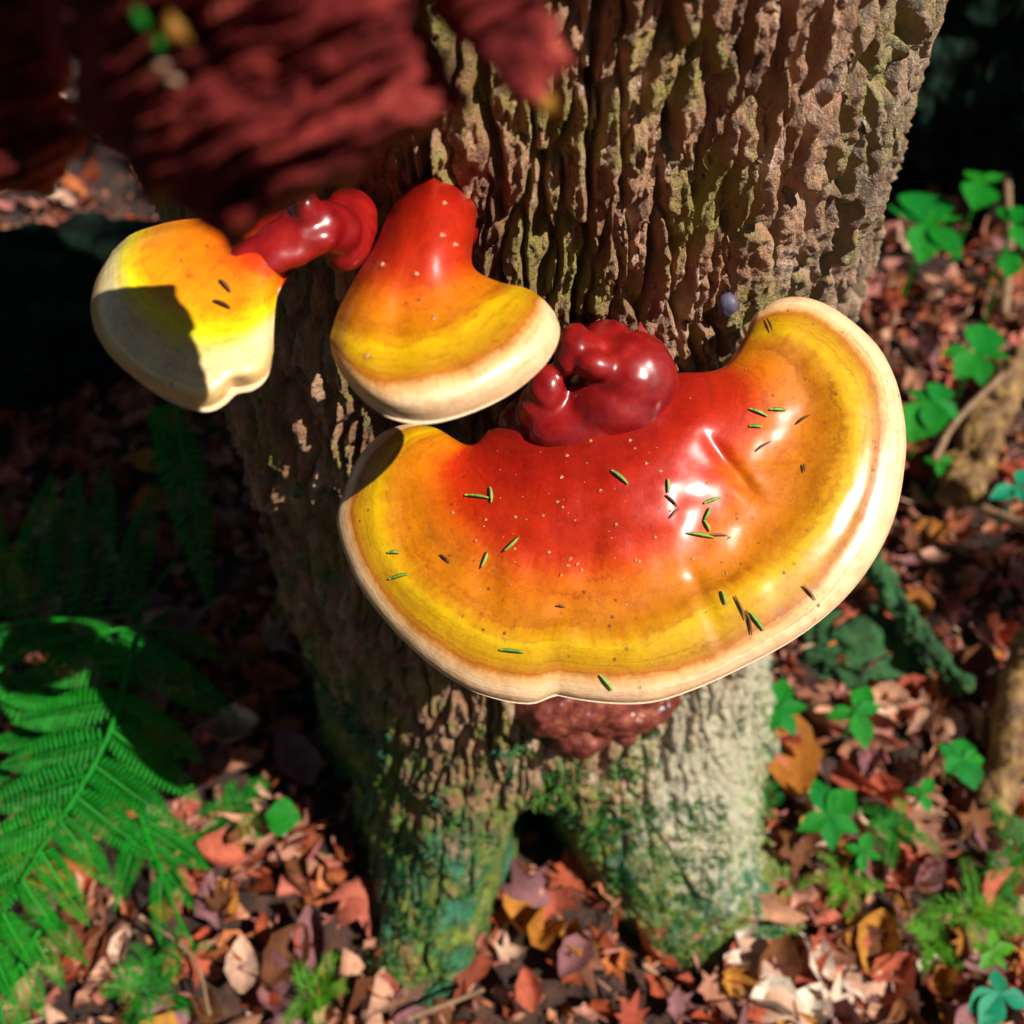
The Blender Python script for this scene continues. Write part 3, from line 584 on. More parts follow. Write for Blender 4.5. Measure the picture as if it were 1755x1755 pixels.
slab_piece([[(60, -420), (420, -430), (800, -420)], [(95, -120), (420, -120), (745, -120)], [(110, 60), (430, 70), (740, 50)], [(130, 190), (440, 220), (778, 165)],
            [(175, 260), (430, 300), (690, 240)], [(235, 315), (420, 350), (570, 315)], [(315, 370), (400, 395), (470, 375)], [(375, 425), (392, 436), (408, 426)]],
           lambda b, a: 0.187 - 0.029 * (1 - b) - 0.008 * np.sin(a * 3.1), slab, 201, 190, 190)
slab_piece([[(-420, -400), (-150, -400), (100, -400)], [(-400, -60), (-120, -60), (125, -60)], [(-400, 150), (-120, 160), (120, 140)], [(-380, 300), (-120, 310), (125, 270)], [(-300, 345), (-80, 345), (80, 325)]],
           lambda b, a: 0.200 + 0.008 * a, slab, 231, 120, 120)
slab_piece([[(725, -400), (850, -400), (960, -400)], [(742, -80), (860, -80), (950, -80)], [(775, 40), (870, 40), (945, 40)], [(835, 120), (895, 125), (948, 120)], [(905, 180), (928, 192), (946, 182)]],
           0.160, slab, 251, 110, 80, 0.006)
# what the plates hang from: the splintered limb above the frame, reaching back to the trunk
def tube(pts, radii, n=10, cap=True, jit=0.0, seed=1):
    pts = np.asarray(pts, float); V = []; Fq = []
    tang = np.gradient(pts, axis=0)
    for i, (p, r) in enumerate(zip(pts, radii)):
        t = tang[i] / np.linalg.norm(tang[i]); a = np.cross(t, [0.13, 0.2, 0.97] if abs(t[2]) < 0.9 else [1, 0, 0]); a /= np.linalg.norm(a); b = np.cross(t, a)
        for k in range(n):
            th = 2 * math.pi * k / n; rr = r * (1 + jit * float(vnoise(k * 0.9, i * 0.7, 0.2, seed)))
            V.append(p + rr * (math.cos(th) * a + math.sin(th) * b))
    for i in range(len(pts) - 1):
        for k in range(n):
            Fq.append((i * n + k, i * n + (k + 1) % n, (i + 1) * n + (k + 1) % n, (i + 1) * n + k))
    if cap:
        for i0 in (0, len(pts) - 1):
            V.append(pts[i0]); c = len(V) - 1
            for k in range(0, n): Fq.append((i0 * n + k, i0 * n + (k + 1) % n, c, c))
    return V, Fq
def pymesh(name, V, Fl):
    me = bpy.data.meshes.new(name)
    me.from_pydata([tuple(v) for v in V], [], [tuple(dict.fromkeys(f)) for f in Fl]); me.polygons.foreach_set('use_smooth', np.ones(len(me.polygons), bool)); me.update(); return me
def tube_mesh(name, pts, radii, n=10, jit=0.0, seed=1): return pymesh(name, *tube(pts, radii, n, True, jit, seed))
def slab_scrap(px, py, t, m, label, sz, seed):
    r = random.Random(seed); c = at_t(px, py, t); d = ray(px, py); d = d / np.linalg.norm(d); a = np.cross(d, [0, 0, 1]); a /= np.linalg.norm(a); b = np.cross(a, d)
    n_ = 10; V = [c - d * sz * .4]
    for k in range(n_):
        th = 6.283 * k / n_; rr = sz * r.uniform(.7, 1.2); V.append(c + a * rr * math.cos(th) * .7 + b * rr * math.sin(th) + d * r.uniform(-.2, .2) * sz)
    V.append(c + d * sz * .3)
    F_ = [(0, 1 + k, 1 + (k + 1) % n_) for k in range(n_)] + [(n_ + 1, 1 + (k + 1) % n_, 1 + k) for k in range(n_)]
    tag(link('leaf_scrap', pymesh('leaf_scrap', V, F_), m), label, 'leaf', 'scraps caught on the hanging bark')
YEL = m_leaf('yellow_leaf_scrap', [(0.34, 0.15, 0.02), (0.38, 0.19, 0.025)], 0.5, 0.2)
slab_scrap(302, 52, 0.140, YEL, 'blurred yellow-orange leaf scrap on the hanging red bark near the top', 0.0026, 1)
slab_scrap(240, 34, 0.140, GREEN, 'blurred green leaf scrap beside the yellow one on the hanging bark', 0.0016, 2)
slab_scrap(272, 75, 0.140, GREEN, 'small blurred green scrap under the yellow scrap on the hanging bark', 0.0011, 3)
slab_scrap(288, 125, 0.144, LEAFM['tan'], 'pale blurred scrap below the yellow scrap on the hanging bark', 0.0024, 4)
slab_scrap(255, 242, 0.153, LEAFM['tan'], 'pale blurred fleck in the middle of the hanging red bark', 0.0016, 5)
slab_scrap(932, 178, 0.150, YEL, 'small yellow scrap at the tip of the right-hand red bark plate', 0.0022, 6)
part('limb', tube_mesh('limb', [(-0.20, 0.10, 0.80), (-0.10, 0.14, 0.805), (-0.03, 0.2, 0.81), (0.0, 0.31, 0.83)], [0.045, 0.042, 0.04, 0.05], 16, 0.3, 5), REDBARK, slab)

# ------------------------------------------------------------------ leaves: shapes shared by many
def leaf_mesh(name, kind, seed, curl):
    r = random.Random(seed); V = []; Fc = []
    if kind == 'oval':
        n = 8; wid = r.uniform(0.26, 0.36)
        for i in range(n + 1):
            y = i / n; wv = wid * math.sin(math.pi * min(1, y * 0.96 + 0.02) ** 0.85) + 0.008
            wv *= 1 + (0.06 if i % 2 else -0.04) * r.uniform(0, 1.6)
            b = curl * 0.55 * (y - 0.5) ** 2 * r.uniform(.8, 1.2)
            for x in (-wv, -wv * .5, 0, wv * .5, wv):
                V.append((x, y - 0.5, b + curl * 0.9 * abs(x) ** 1.3 + 0.02 * r.uniform(-1, 1) + (0 if x else -0.015)))
        for i in range(n):
            for k in range(4): a = i * 5 + k; Fc.append((a, a + 1, a + 6, a + 5))
    elif kind == 'maple':
        lobes = [(-150, .34), (-128, .22), (-100, .46), (-72, .27), (-48, .52), (-25, .30), (0, .66), (25, .30), (48, .52), (72, .27), (100, .46), (128, .22), (150, .34), (180, .12)]
        pts = []
        for i, (a, rr) in enumerate(lobes):
            rr *= r.uniform(.88, 1.1); a2 = math.radians(a)
            pts.append((math.sin(a2) * rr, math.cos(a2) * rr - 0.1))
        V.append((0, -0.1, 0)); m = len(pts)
        for sc in (0.5, 1.0):
            for (x, y) in pts:
                V.append((x * sc, (y + 0.1) * sc - 0.1, curl * (x * x + (y + .1) ** 2) * sc * sc * 1.2 + 0.04 * r.uniform(-1, 1) * sc))
        for i in range(m):
            j = (i + 1) % m
            Fc.append((0, 1 + i, 1 + j)); Fc.append((1 + i, 1 + m + i, 1 + m + j, 1 + j))
    else:   # torn scrap
        m = 9; V.append((0, 0, 0))
        for sc in (0.55, 1.0):
            for i in range(m):
                a = 2 * math.pi * i / m; rr = (0.42 if i % 2 else 0.3) * (r.uniform(.7, 1.25) if sc == 1 else 1)
                V.append((math.cos(a) * rr * sc * 0.75, math.sin(a) * rr * sc * 1.15, curl * 0.8 * (math.cos(a) * sc) ** 2 * 0.4 + 0.05 * r.uniform(-1, 1)))
        for i in range(m):
            j = (i + 1) % m; Fc.append((0, 1 + i, 1 + j)); Fc.append((1 + i, 1 + m + i, 1 + m + j, 1 + j))
    return V, Fc
TPL = [leaf_mesh('leaf', kd, i * 3 + 1, cu) for i, (kd, cu) in enumerate([('oval', .8), ('oval', -.8), ('oval', 1.7), ('maple', .9), ('maple', -.9), ('maple', 1.6), ('scrap', 1.0), ('scrap', -.9), ('scrap', 1.5)])]
def rotm(rx, ry, rz): return np.array(Matrix.Rotation(rz, 3, 'Z') @ Matrix.Rotation(ry, 3, 'Y') @ Matrix.Rotation(rx, 3, 'X'))

def in_trunk(x, y, m=0.0):
    r = np.hypot(x - AX, y - AY); ph = np.degrees(np.arctan2(x - AX, AY - y))
    lim = 0.185 + 0.07 * np.exp(-((ph + 17) / 14) ** 2) + 0.08 * np.exp(-((ph - 34) / 17) ** 2) - 0.03 * np.exp(-((ph - 5) / 7) ** 2)
    return r < lim + m
# deep litter that nobody could count: one object
Vs, Fs, Rn = [], [], []; nv = 0
def scatter(n, x0, x1, y0, y1, s0, s1, zoff, tpl=TPL):
    global nv
    for i in range(n):
        x, y = random.uniform(x0, x1), random.uniform(y0, y1)
        if in_trunk(x, y, -0.02): continue
        V, Fc = random.choice(tpl); s = random.uniform(s0, s1)
        M_ = rotm(random.gauss(0, .4), random.gauss(0, .4), random.uniform(0, 6.28)) * s
        P_ = np.array(V) @ M_.T + np.array([x, y, float(gz(x, y)) + random.uniform(0.002, zoff)])
        Vs.append(P_); Fs.extend([tuple(k + nv for k in f) for f in Fc]); nv += len(V); Rn.append(np.full(len(V), random.random()))
scatter(2600, -0.85, 1.0, 0.02, 1.15, 0.022, 0.05, 0.018)
scatter(700, -1.3, 1.6, 1.1, 2.6, 0.04, 0.075, 0.016)
scatter(4200, -0.75, 0.85, 0.02, 1.0, 0.010, 0.024, 0.018, TPL[6:])
me = pymesh('leaf_litter', np.concatenate(Vs), Fs)
a_ = me.attributes.new('rnd', 'FLOAT', 'POINT'); a_.data.foreach_set('value', np.concatenate(Rn).astype(np.float32))
lit = link('leaf_litter', me, LITTERM); lit['kind'] = 'stuff'; lit['label'] = 'deep bed of small broken brown and russet leaves on the forest floor'; lit['category'] = 'leaf litter'
# dropped needles and crumbs
Vs, Fs, Rn = [], [], []; nv = 0
for i in range(5200):
    x, y = random.uniform(-0.75, 0.85), random.uniform(0.02, 1.2)
    if in_trunk(x, y, -0.01): continue
    L, wd = random.uniform(0.005, 0.018), random.uniform(0.0005, 0.0013); th = random.uniform(0, 6.28); z = float(gz(x, y)) + random.uniform(0.010, 0.026)
    c, s = math.cos(th), math.sin(th); dz = random.uniform(-.25, .25) * L
    P_ = [(-L / 2, -wd, 0), (-L / 2, wd, 0), (0, wd * 1.3, .4 * wd), (L / 2, 0, 0), (0, -wd * 1.3, .4 * wd)]
    Vs.append(np.array([(x + c * a - s * b, y + s * a + c * b, z + d + dz * a / L) for a, b, d in P_])); Fs.append(tuple(range(nv, nv + 5))); nv += 5; Rn.append(np.full(5, random.random()))
me = pymesh('needle_litter', np.concatenate(Vs), Fs)
a_ = me.attributes.new('rnd', 'FLOAT', 'POINT'); a_.data.foreach_set('value', np.concatenate(Rn).astype(np.float32))
nl = link('needle_litter', me, LITTERM); nl['kind'] = 'stuff'; nl['label'] = 'thin scatter of dropped needles over the leaf litter'; nl['category'] = 'needle litter'

# the leaves on top, one by one
MARKS = [((1590, 385), 'the large green whorl'), ((1672, 608), 'the whorl above the branch stub'), ((1598, 690), 'the leaf pair at the mushroom rim'), ((1680, 780), 'the thick rotten branch stub'),
         ((1730, 890), 'the pale twig at the right edge'), ((1560, 1060), 'the green mossy branch'), ((1332, 1218), 'the five-pointed green star'), ((1466, 1220), 'the four-pointed green star'), ((1420, 1400), 'the broad five-lobed plant'),
         ((1648, 1305), 'the rounded green plant'), ((1735, 1270), 'the smooth brown branch'), ((1535, 1425), 'the dark bushy sprig'), ((1665, 1565), 'the yellow-green bristly sprig'), ((1750, 1460), 'the feathery sprig at the edge'),
         ((1345, 1690), 'the sunlit pale leaf'), ((1505, 1665), 'the small sunlit pale leaf'), ((1715, 1715), 'the blue-green leaf in the corner'), ((1200, 1600), 'the foot of the right root'), ((930, 1500), 'the hollow between the roots'),
         ((760, 1720), 'the foot of the left root'), ((620, 1450), 'the outer side of the left root'), ((535, 1705), 'the starry yellow-green sprig'), ((410, 1385), 'the shaded sprig by the fern'), ((480, 1400), 'the single round green leaf'), ((505, 1300), 'the mauve leaf in the shade'),
         ((250, 1700), 'the spiky sprig below the fern'), ((330, 1560), 'the fern tips'), ((330, 900), 'the hanging fern pinna'), ((120, 900), 'the upright fern pinnae'), ((60, 560), 'the dark mossy stone'), ((60, 345), 'the sunlit gap at far left'), ((1050, 1690), 'the bottom edge between the roots'), ((1450, 1515), 'the yellow-green sprig'), ((1725, 420), 'the upright twig')]
USED = {}
def leaf_label(px, py, col, tpl, size):
    C_ = {'russet': 'russet', 'brown': 'dark brown', 'tan': 'pale tan', 'mauve': 'mauve-grey', 'ochre': 'ochre', 'sun_painted': 'sun-painted white'}[col]
    sh = ['domed oval', 'cupped oval', 'tightly curled oval', 'lobed', 'drooping lobed', 'crumpled lobed', 'torn', 'bent torn', 'crumpled torn'][tpl]
    sz = 'small' if size < 0.030 else 'larger' if size > 0.041 else 'medium'
    ms = sorted(MARKS, key=lambda m: math.hypot(m[0][0] - px, m[0][1] - py))
    for (mx, my), ph in ms[:4]:
        dx, dy = px - mx, py - my
        rel = ('right of' if dx > 0 else 'left of') if abs(dx) > abs(dy) else ('below' if dy > 0 else 'above')
        lb = f'{sz} {C_} {sh} leaf {rel} {ph}'
        if lb not in USED: break
    USED[lb] = 1; return lb
TME = {}
def fallen(px, py, col, tpl, size, rz, tx=0.0, ty=0.0, dz=0.018, label=None):
    p = at_z(px, py, 0.0); z = float(gz(p[0], p[1])); p = at_z(px, py, z + dz)
    key = (tpl, col)
    if key not in TME:
        V, Fc = TPL[tpl]; TME[key] = pymesh('fallen_leaf', V, Fc); TME[key].materials.append(LEAFM[col])
    o = link('fallen_leaf', TME[key], None, None, tuple(p)); o.rotation_euler = (tx, ty, rz); o.scale = (size,) * 3
    tag(o, label or leaf_label(px, py, col, tpl, size), 'leaf', 'loose leaves on the litter'); return o
GR = lambda px, py: at_z(px, py, 0.0)
cols = ['russet'] * 6 + ['brown'] * 3 + ['tan'] * 3 + ['mauve'] * 3 + ['ochre'] * 3
placed = 0; tries = 0
while placed < 262 and tries < 8000:
    tries += 1
    reg = random.random()
    if reg < 0.42: px, py = random.uniform(1240, 1790), random.uniform(320, 1790)
    elif reg < 0.62: px, py = random.uniform(250, 660), random.uniform(1000, 1790)
    elif reg < 0.90: px, py = random.uniform(560, 1790), random.uniform(1350, 1790)
    else: px, py = random.uniform(-30, 380), random.uniform(330, 1790)
    p = GR(px, py)
    if in_trunk(p[0], p[1], 0.012): continue
    if 575 < px < 1555 and py < 1200 and not (px > 1440 and py > 1020): continue
    fallen(px, py, random.choice(cols), random.choice([0, 1, 2, 2, 3, 4, 5, 6, 7, 8, 8]), random.uniform(0.022, 0.048), random.uniform(0, 6.28), random.gauss(0, .45), random.gauss(0, .45), random.uniform(0.014, 0.026)); placed += 1
fallen(1340, 1280, 'ochre', 0, 0.085, 0.1, 0.1, 0.1, 0.020, 'large ochre leaf lying under the five-pointed green plant by the root')
fallen(505, 1300, 'mauve', 0, 0.055, 0.6, 0.1, 0.2, 0.022, 'mauve rounded leaf lying alone in the shade left of the mossy root')
fallen(1345, 1690, 'tan', 7, 0.075, 0.4, 0.05, 0.35, 0.032, 'sunlit pale lobed leaf beside the right-hand root')
fallen(1505, 1665, 'tan', 1, 0.055, 2.0, 0.1, -0.1, 0.028, 'small sunlit pale leaf right of the pale lobed leaf')
fallen(900, 1530, 'mauve', 4, 0.055, 0.3, 0.3, 0.0, 0.025, 'mauve lobed leaf tucked in the hollow between the two roots')
for bx, by, bt, bz, br in ((1395, 1640, 6, .040, .2), (1330, 1725, 8, .046, 1.2), (1385, 1740, 0, .044, 2.5), (1530, 1650, 1, .034, .9), (1592, 1655, 6, .026, 2.2), (1545, 1702, 0, .030, .4), (1462, 1602, 1, .026, 1.1), (1278, 1592, 0, .026, 2.7), (1432, 1722, 3, .034, 0.1), (1262, 1650, 6, .026, 1.9), (1450, 1690, 4, .028, 2.2)):
    fallen(bx, by, 'sun_painted', bt, bz, br, 0.1, 0.25, 0.024)  # near-white leaves painted in as patches of blown-out sun
fallen(690, 1690, 'tan', 0, 0.06, 2.5, 0.2, 0.2, 0.02, 'tan oval leaf against the foot of the left root')

# ------------------------------------------------------------------ sticks, roots, stones
def stick(name, label, cat, pxs, z, r0, r1, m, n=10, jit=0.25, seed=3, bumpz=0.0):
    pts = crom([tuple(at_z(x, y, zz)) for (x, y), zz in zip(pxs, z)], 14)
    o = link(name, tube_mesh(name, pts, np.linspace(r0, r1, 14), n, jit, seed), m); return tag(o, label, cat)
def rough(o, amp, sc, seed=1):
    md = o.modifiers.new('s', 'SUBSURF'); md.levels = md.render_levels = 3
    ev = o.evaluated_get(bpy.context.evaluated_depsgraph_get()); me = bpy.data.meshes.new_from_object(ev); o.modifiers.clear()
    n = len(me.vertices); v = np.zeros(n * 3); me.vertices.foreach_get('co', v); v = v.reshape(-1, 3); nn = np.zeros(n * 3); me.vertices.foreach_get('normal', nn)
    v = v + nn.reshape(-1, 3) * (amp * fbm(v[:, 0] * sc, v[:, 1] * sc, v[:, 2] * sc, seed, 4))[:, None]; me.vertices.foreach_set('co', v.ravel()); me.update(); nm = o.data.name; o.data = me; return o
rough(stick('rotten_branch', 'thick rotten yellow-brown branch stub right of the largest mushroom', 'branch', [(1745, 620), (1690, 740), (1640, 850)], [0.04, 0.035, 0.03], 0.018, 0.022, WOODM, 14, 0.35, 4), 0.006, 60)
rough(stick('rotten_branch', 'smooth brown branch lying at the right edge below the twig', 'branch', [(1770, 1110), (1735, 1270), (1700, 1395)], [0.04, 0.035, 0.02], 0.020, 0.013, WOODM, 14, 0.25, 6), 0.004, 45)
rough(stick('mossy_branch', 'green mossy branch slanting down right from behind the largest mushroom', 'branch', [(1440, 900), (1560, 1060), (1650, 1180)], [0.05, 0.04, 0.025], 0.012, 0.009, MOSSM, 14, 0.4, 7), 0.007, 70)
stick('twig', 'pale thin twig at the right edge above the brown branch', 'twig', [(1770, 905), (1680, 870)], [0.05, 0.04], 0.005, 0.004, TWIGM, 8, 0.2)
stick('twig', 'pale upright twig standing behind the green whorls at right', 'twig', [(1725, 300), (1730, 420), (1722, 540)], [0.06, 0.04, 0.02], 0.005, 0.005, TWIGM, 8, 0.2)
stick('twig', 'thin tan twig leaning against the foot of the left root', 'twig', [(700, 1745), (780, 1715), (830, 1695)], [0.04, 0.045, 0.05], 0.002, 0.0015, TWIGM, 6, 0.2)
stick('twig', 'thin curved twig under the fern tips', 'twig', [(240, 1570), (330, 1640), (360, 1740)], [0.04, 0.035, 0.03], 0.0014, 0.001, TWIGM, 6, 0.2)
stick('twig', 'slender twig crossing the litter behind the rotten branch', 'twig', [(1600, 790), (1640, 720), (1720, 640)], [0.05, 0.055, 0.06], 0.0035, 0.003, TWIGM, 6, 0.2)
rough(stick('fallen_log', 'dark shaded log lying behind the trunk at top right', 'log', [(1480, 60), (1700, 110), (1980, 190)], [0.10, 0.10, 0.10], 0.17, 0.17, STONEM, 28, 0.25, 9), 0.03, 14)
def rock(name, label, px, py, rad, sq, m, seed, cat='stone'):
    p = at_z(px, py, 0.0); bm = bmesh.new(); bmesh.ops.create_icosphere(bm, subdivisions=5 if rad > .01 else 3, radius=1)
    ks = fbm(*[np.array([v.co[k_] for v in bm.verts]) * 1.6 for k_ in range(3)], seed, 6, 0.6)
    for v, k in zip(bm.verts, ks):
        c = v.co; k = 1 + (0.28 if rad > .01 else .08) * float(k); v.co = Vector((c.x * sq[0], c.y * sq[1], c.z * sq[2])) * k * rad
    for f in bm.faces: f.smooth = True
    me = bpy.data.meshes.new(name); bm.to_mesh(me); bm.free()
    return tag(link(name, me, m, None, (p[0], p[1], rad * sq[2] * 0.2)), label, cat)
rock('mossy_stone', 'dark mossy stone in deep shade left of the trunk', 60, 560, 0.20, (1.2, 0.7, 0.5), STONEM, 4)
rock('mossy_stone', 'small green mossy stone beneath the mossy branch', 1475, 1110, 0.040, (1.3, 1, .45), MOSSM, 14)
rock('pebble', 'grey-violet pebble lodged in a bark furrow above the right horn', 1, 1, 0.0042, (1, 1, 1.2), m_simple('violet_grey', [(0.05, 0.04, 0.075), (0.11, 0.09, 0.14)], 200, 0.5, .3), 24, 'pebble').location = tuple(on_trunk(1246, 522, 0.002))

# ------------------------------------------------------------------ small green plants
def blade(L, Wd, n=7, droop=0.25, fold=0.25, shape=0.9):
    V, Fc = [], []
    for i in range(n + 1):
        y = i / n; wv = Wd * math.sin(math.pi * min(1, y ** shape)) if 0 < i < n else 0.0006
        z = -droop * L * y * y
        for x in (-wv, -wv * .5, 0, wv * .5, wv): V.append((x, y * L, z + fold * abs(x)))
    for i in range(n):
        for k in range(4): a = i * 5 + k; Fc.append((a, a + 1, a + 6, a + 5))
    return V, Fc
def whorl(name, label, px, py, h, tips, m=GREEN, wid=0.28, droop=0.10, shape=0.95):
    """tips: where each leaf of the whorl ends (its direction and length), read off the plane of the whorl."""
    p = at_z(px, py, h); t = thing(name, label, 'plant', (p[0], p[1], float(gz(p[0], p[1]))), 'small green plants in the litter')
    st = tube_mesh('stem', [(p[0] + .004, p[1] + .006, float(gz(p[0], p[1])) - 0.01), (p[0] + .002, p[1] + 0.003, h * .5), tuple(p)], [0.0016, 0.0014, 0.0012], 6)
    part('stem', st, m, t)
    for i, (tx, ty) in enumerate(tips):
        e = at_z(tx, ty, h); d = e - p; L = float(np.hypot(d[0], d[1])); an = math.atan2(d[1], d[0]) - math.pi / 2
        V, Fc = blade(L, L * wid * random.uniform(.9, 1.1), 7, droop, 0.22, shape)
        o = part('leaf', pymesh('leaf', V, Fc), m, t); o.matrix_parent_inverse = Matrix()
        o.location = Vector((p[0], p[1], h - float(gz(p[0], p[1])))) - Vector((p[0], p[1], 0)) + Vector((0, 0, 0.0006 * i)); o.rotation_euler = (random.gauss(0.0, .07), random.gauss(0, .08), an)
    return t
whorl('starflower', 'large five-leaved green whorl at the right edge of the trunk', 1590, 385, 0.10, [(1525, 340), (1585, 305), (1650, 355), (1648, 440), (1580, 445)], GREEN, .30)
whorl('starflower', 'three-leaved green sprig above and right of the large whorl', 1683, 315, 0.11, [(1655, 290), (1718, 305), (1668, 360)], GREEN, .36)
whorl('starflower', 'narrow green leaf pair at the right edge beside the upright twig', 1738, 385, 0.10, [(1722, 345), (1765, 430), (1760, 350)], GREEN, .3)
whorl('starflower', 'small squarish green leaf cluster on the upright twig', 1730, 445, 0.09, [(1708, 440), (1740, 425), (1752, 455), (1728, 475)], GREEN, .42)
whorl('starflower', 'four-leaved green whorl above the rotten branch stub', 1672, 608, 0.09, [(1612, 600), (1700, 552), (1732, 605), (1685, 655), (1640, 648)], GREEN, .34)
whorl('starflower', 'green leaf pair touching the right rim of the largest mushroom', 1598, 690, 0.08, [(1560, 660), (1560, 750), (1625, 650), (1648, 712), (1600, 745)], GREEN, .34)
whorl('starflower', 'tiny green sprig under the rotten branch stub', 1612, 795, 0.05, [(1585, 785), (1632, 785), (1610, 815)], GREEN, .34)
whorl('starflower', 'five-pointed bright green star beside the right root', 1332, 1218, 0.06, [(1284, 1192), (1345, 1160), (1382, 1212), (1362, 1262), (1306, 1262)], GREEN, .30)
whorl('starflower', 'four-pointed bright green star right of the five-pointed one', 1466, 1220, 0.06, [(1418, 1222), (1492, 1172), (1508, 1212), (1486, 1282)], GREEN, .28)
whorl('starflower', 'broad five-lobed bright green plant below the two stars', 1420, 1400, 0.055, [(1398, 1330), (1465, 1350), (1472, 1428), (1426, 1458), (1368, 1424)], GREEN, .30, .1)
whorl('starflower', 'rounded green plant with a dark gap left of the brown branch', 1648, 1305, 0.05, [(1610, 1275), (1655, 1262), (1688, 1300), (1670, 1355), (1618, 1325)], GREEN, .42)
whorl('starflower', 'small bright star of four leaves left of the dark bushy sprig', 1478, 1462, .045, [(1448, 1450), (1488, 1428), (1512, 1470), (1476, 1496)], GREEN, .3)
whorl('starflower', 'little three-leaved seedling between the rounded plant and the dark sprig', 1580, 1362, .045, [(1552, 1352), (1598, 1335), (1592, 1392)], GREEN, .32)
whorl('starflower', 'bright five-leaved seedling above the blue-green corner leaf', 1700, 1632, .05, [(1668, 1618), (1702, 1592), (1738, 1622), (1722, 1662), (1682, 1662)], GREENY, .28)
whorl('starflower', 'tiny green star at the foot of the right root', 1262, 1300, .05, [(1238, 1290), (1268, 1272), (1288, 1302), (1262, 1326)], GREENY, .3)
whorl('seedling', 'blue-green broad leaf at the lower right corner', 1715, 1705, 0.05, [(1705, 1660), (1765, 1720), (1680, 1760), (1660, 1730)], TEAL, .36)
whorl('seedling', 'small blue-green leaf at the right edge above the pale twig', 1745, 835, 0.05, [(1700, 850), (1770, 800), (1750, 860)], TEAL, .3)
whorl('seedling', 'single round green leaf in the shade left of the mossy root', 455, 1400, 0.05, [(515, 1402), (500, 1395)], GREEN, .5)
def sprig(name, label, px, py, h, rad, m, n=90, up=0.5):
    p = at_z(px, py, h); g = float(gz(p[0], p[1])); t = thing(name, label, 'plant', (p[0], p[1], g), 'needle-leaved sprigs in the litter')
    part('stem', tube_mesh('stem', [(p[0], p[1], g - .005), (p[0] + .002, p[1], (g + h) * .5), (p[0], p[1], h + .01)], [.0014, .0012, .0008], 6), m, t)
    Vv, Ff = [], []; k0 = 0; nb = random.randint(5, 8); az0 = random.uniform(0, 6.28)
    for b_ in range(nb):
        az = az0 + 6.28 * b_ / nb + random.gauss(0, .25); el = random.uniform(0.05, up * 1.7); L = rad * random.uniform(.65, 1.2); cu = random.gauss(0, .5)
        for k in range(11):
            f = (k + 0.5) / 11; a2 = az + cu * f; e2 = el - 0.9 * f
            c = np.array([p[0], p[1], h]) + L * f * np.array([math.cos(a2) * math.cos(el), math.sin(a2) * math.cos(el), math.sin(el) - .35 * f])
            d0 = np.array([math.cos(a2), math.sin(a2), .15 - .4 * f]); sd = np.array([-math.sin(a2), math.cos(a2), 0.0])
            for sg in (-1, 1, -.3, .4):
                d = d0 * .8 + sd * sg * .9 + np.array([0, 0, random.uniform(-.1, .5)]); d /= np.linalg.norm(d); nl_ = rad * .42 * (1 - .45 * f) * random.uniform(.7, 1.2)
                s = np.cross(d, [0, 0, 1]); s /= np.linalg.norm(s); wd = rad * 0.011
                Vv += [c, c + d * nl_ * .5 + s * wd, c + d * nl_, c + d * nl_ * .5 - s * wd]; Ff.append((k0, k0 + 1, k0 + 2, k0 + 3)); k0 += 4
    o = part('needles', pymesh('needles', Vv, Ff), m, t); o['kind'] = 'stuff'
SPR = [('clubmoss', 'dark green bushy sprig below right of the broad five-lobed plant', 1535, 1425, .04, .030, GREEN), ('clubmoss', 'yellow-green bristly sprig in the sunny lower right', 1665, 1565, .04, .033, GREENY),
       ('clubmoss', 'bright green feathery sprig at the lower right edge', 1750, 1460, .05, .036, GREEN), ('clubmoss', 'small fresh sprig against the edge of the right root', 1302, 1375, .035, .022, GREEN),
       ('clubmoss', 'yellow-green sprig under the broad five-lobed plant', 1450, 1515, .03, .026, GREENY), ('clubmoss', 'yellow-green starry sprig left of the left root foot', 535, 1705, .035, .030, GREENY),
       ('clubmoss', 'green spiky sprig at the lower left below the fern', 250, 1700, .035, .032, GREEN), ('clubmoss', 'dark green sprig in shade right of the fern tips', 410, 1385, .035, .030, GREEN),
       ('clubmoss', 'thin sprig at the bottom right of the litter', 1600, 1620, .03, .024, GREENY), ('clubmoss', 'bright sprig at the lower right edge under the feathery one', 1745, 1580, .035, .028, GREEN), ('clubmoss', 'little sprig at the very bottom near the left root foot', 300, 1640, .03, .022, GREEN)]
for s_ in SPR: sprig(*s_)

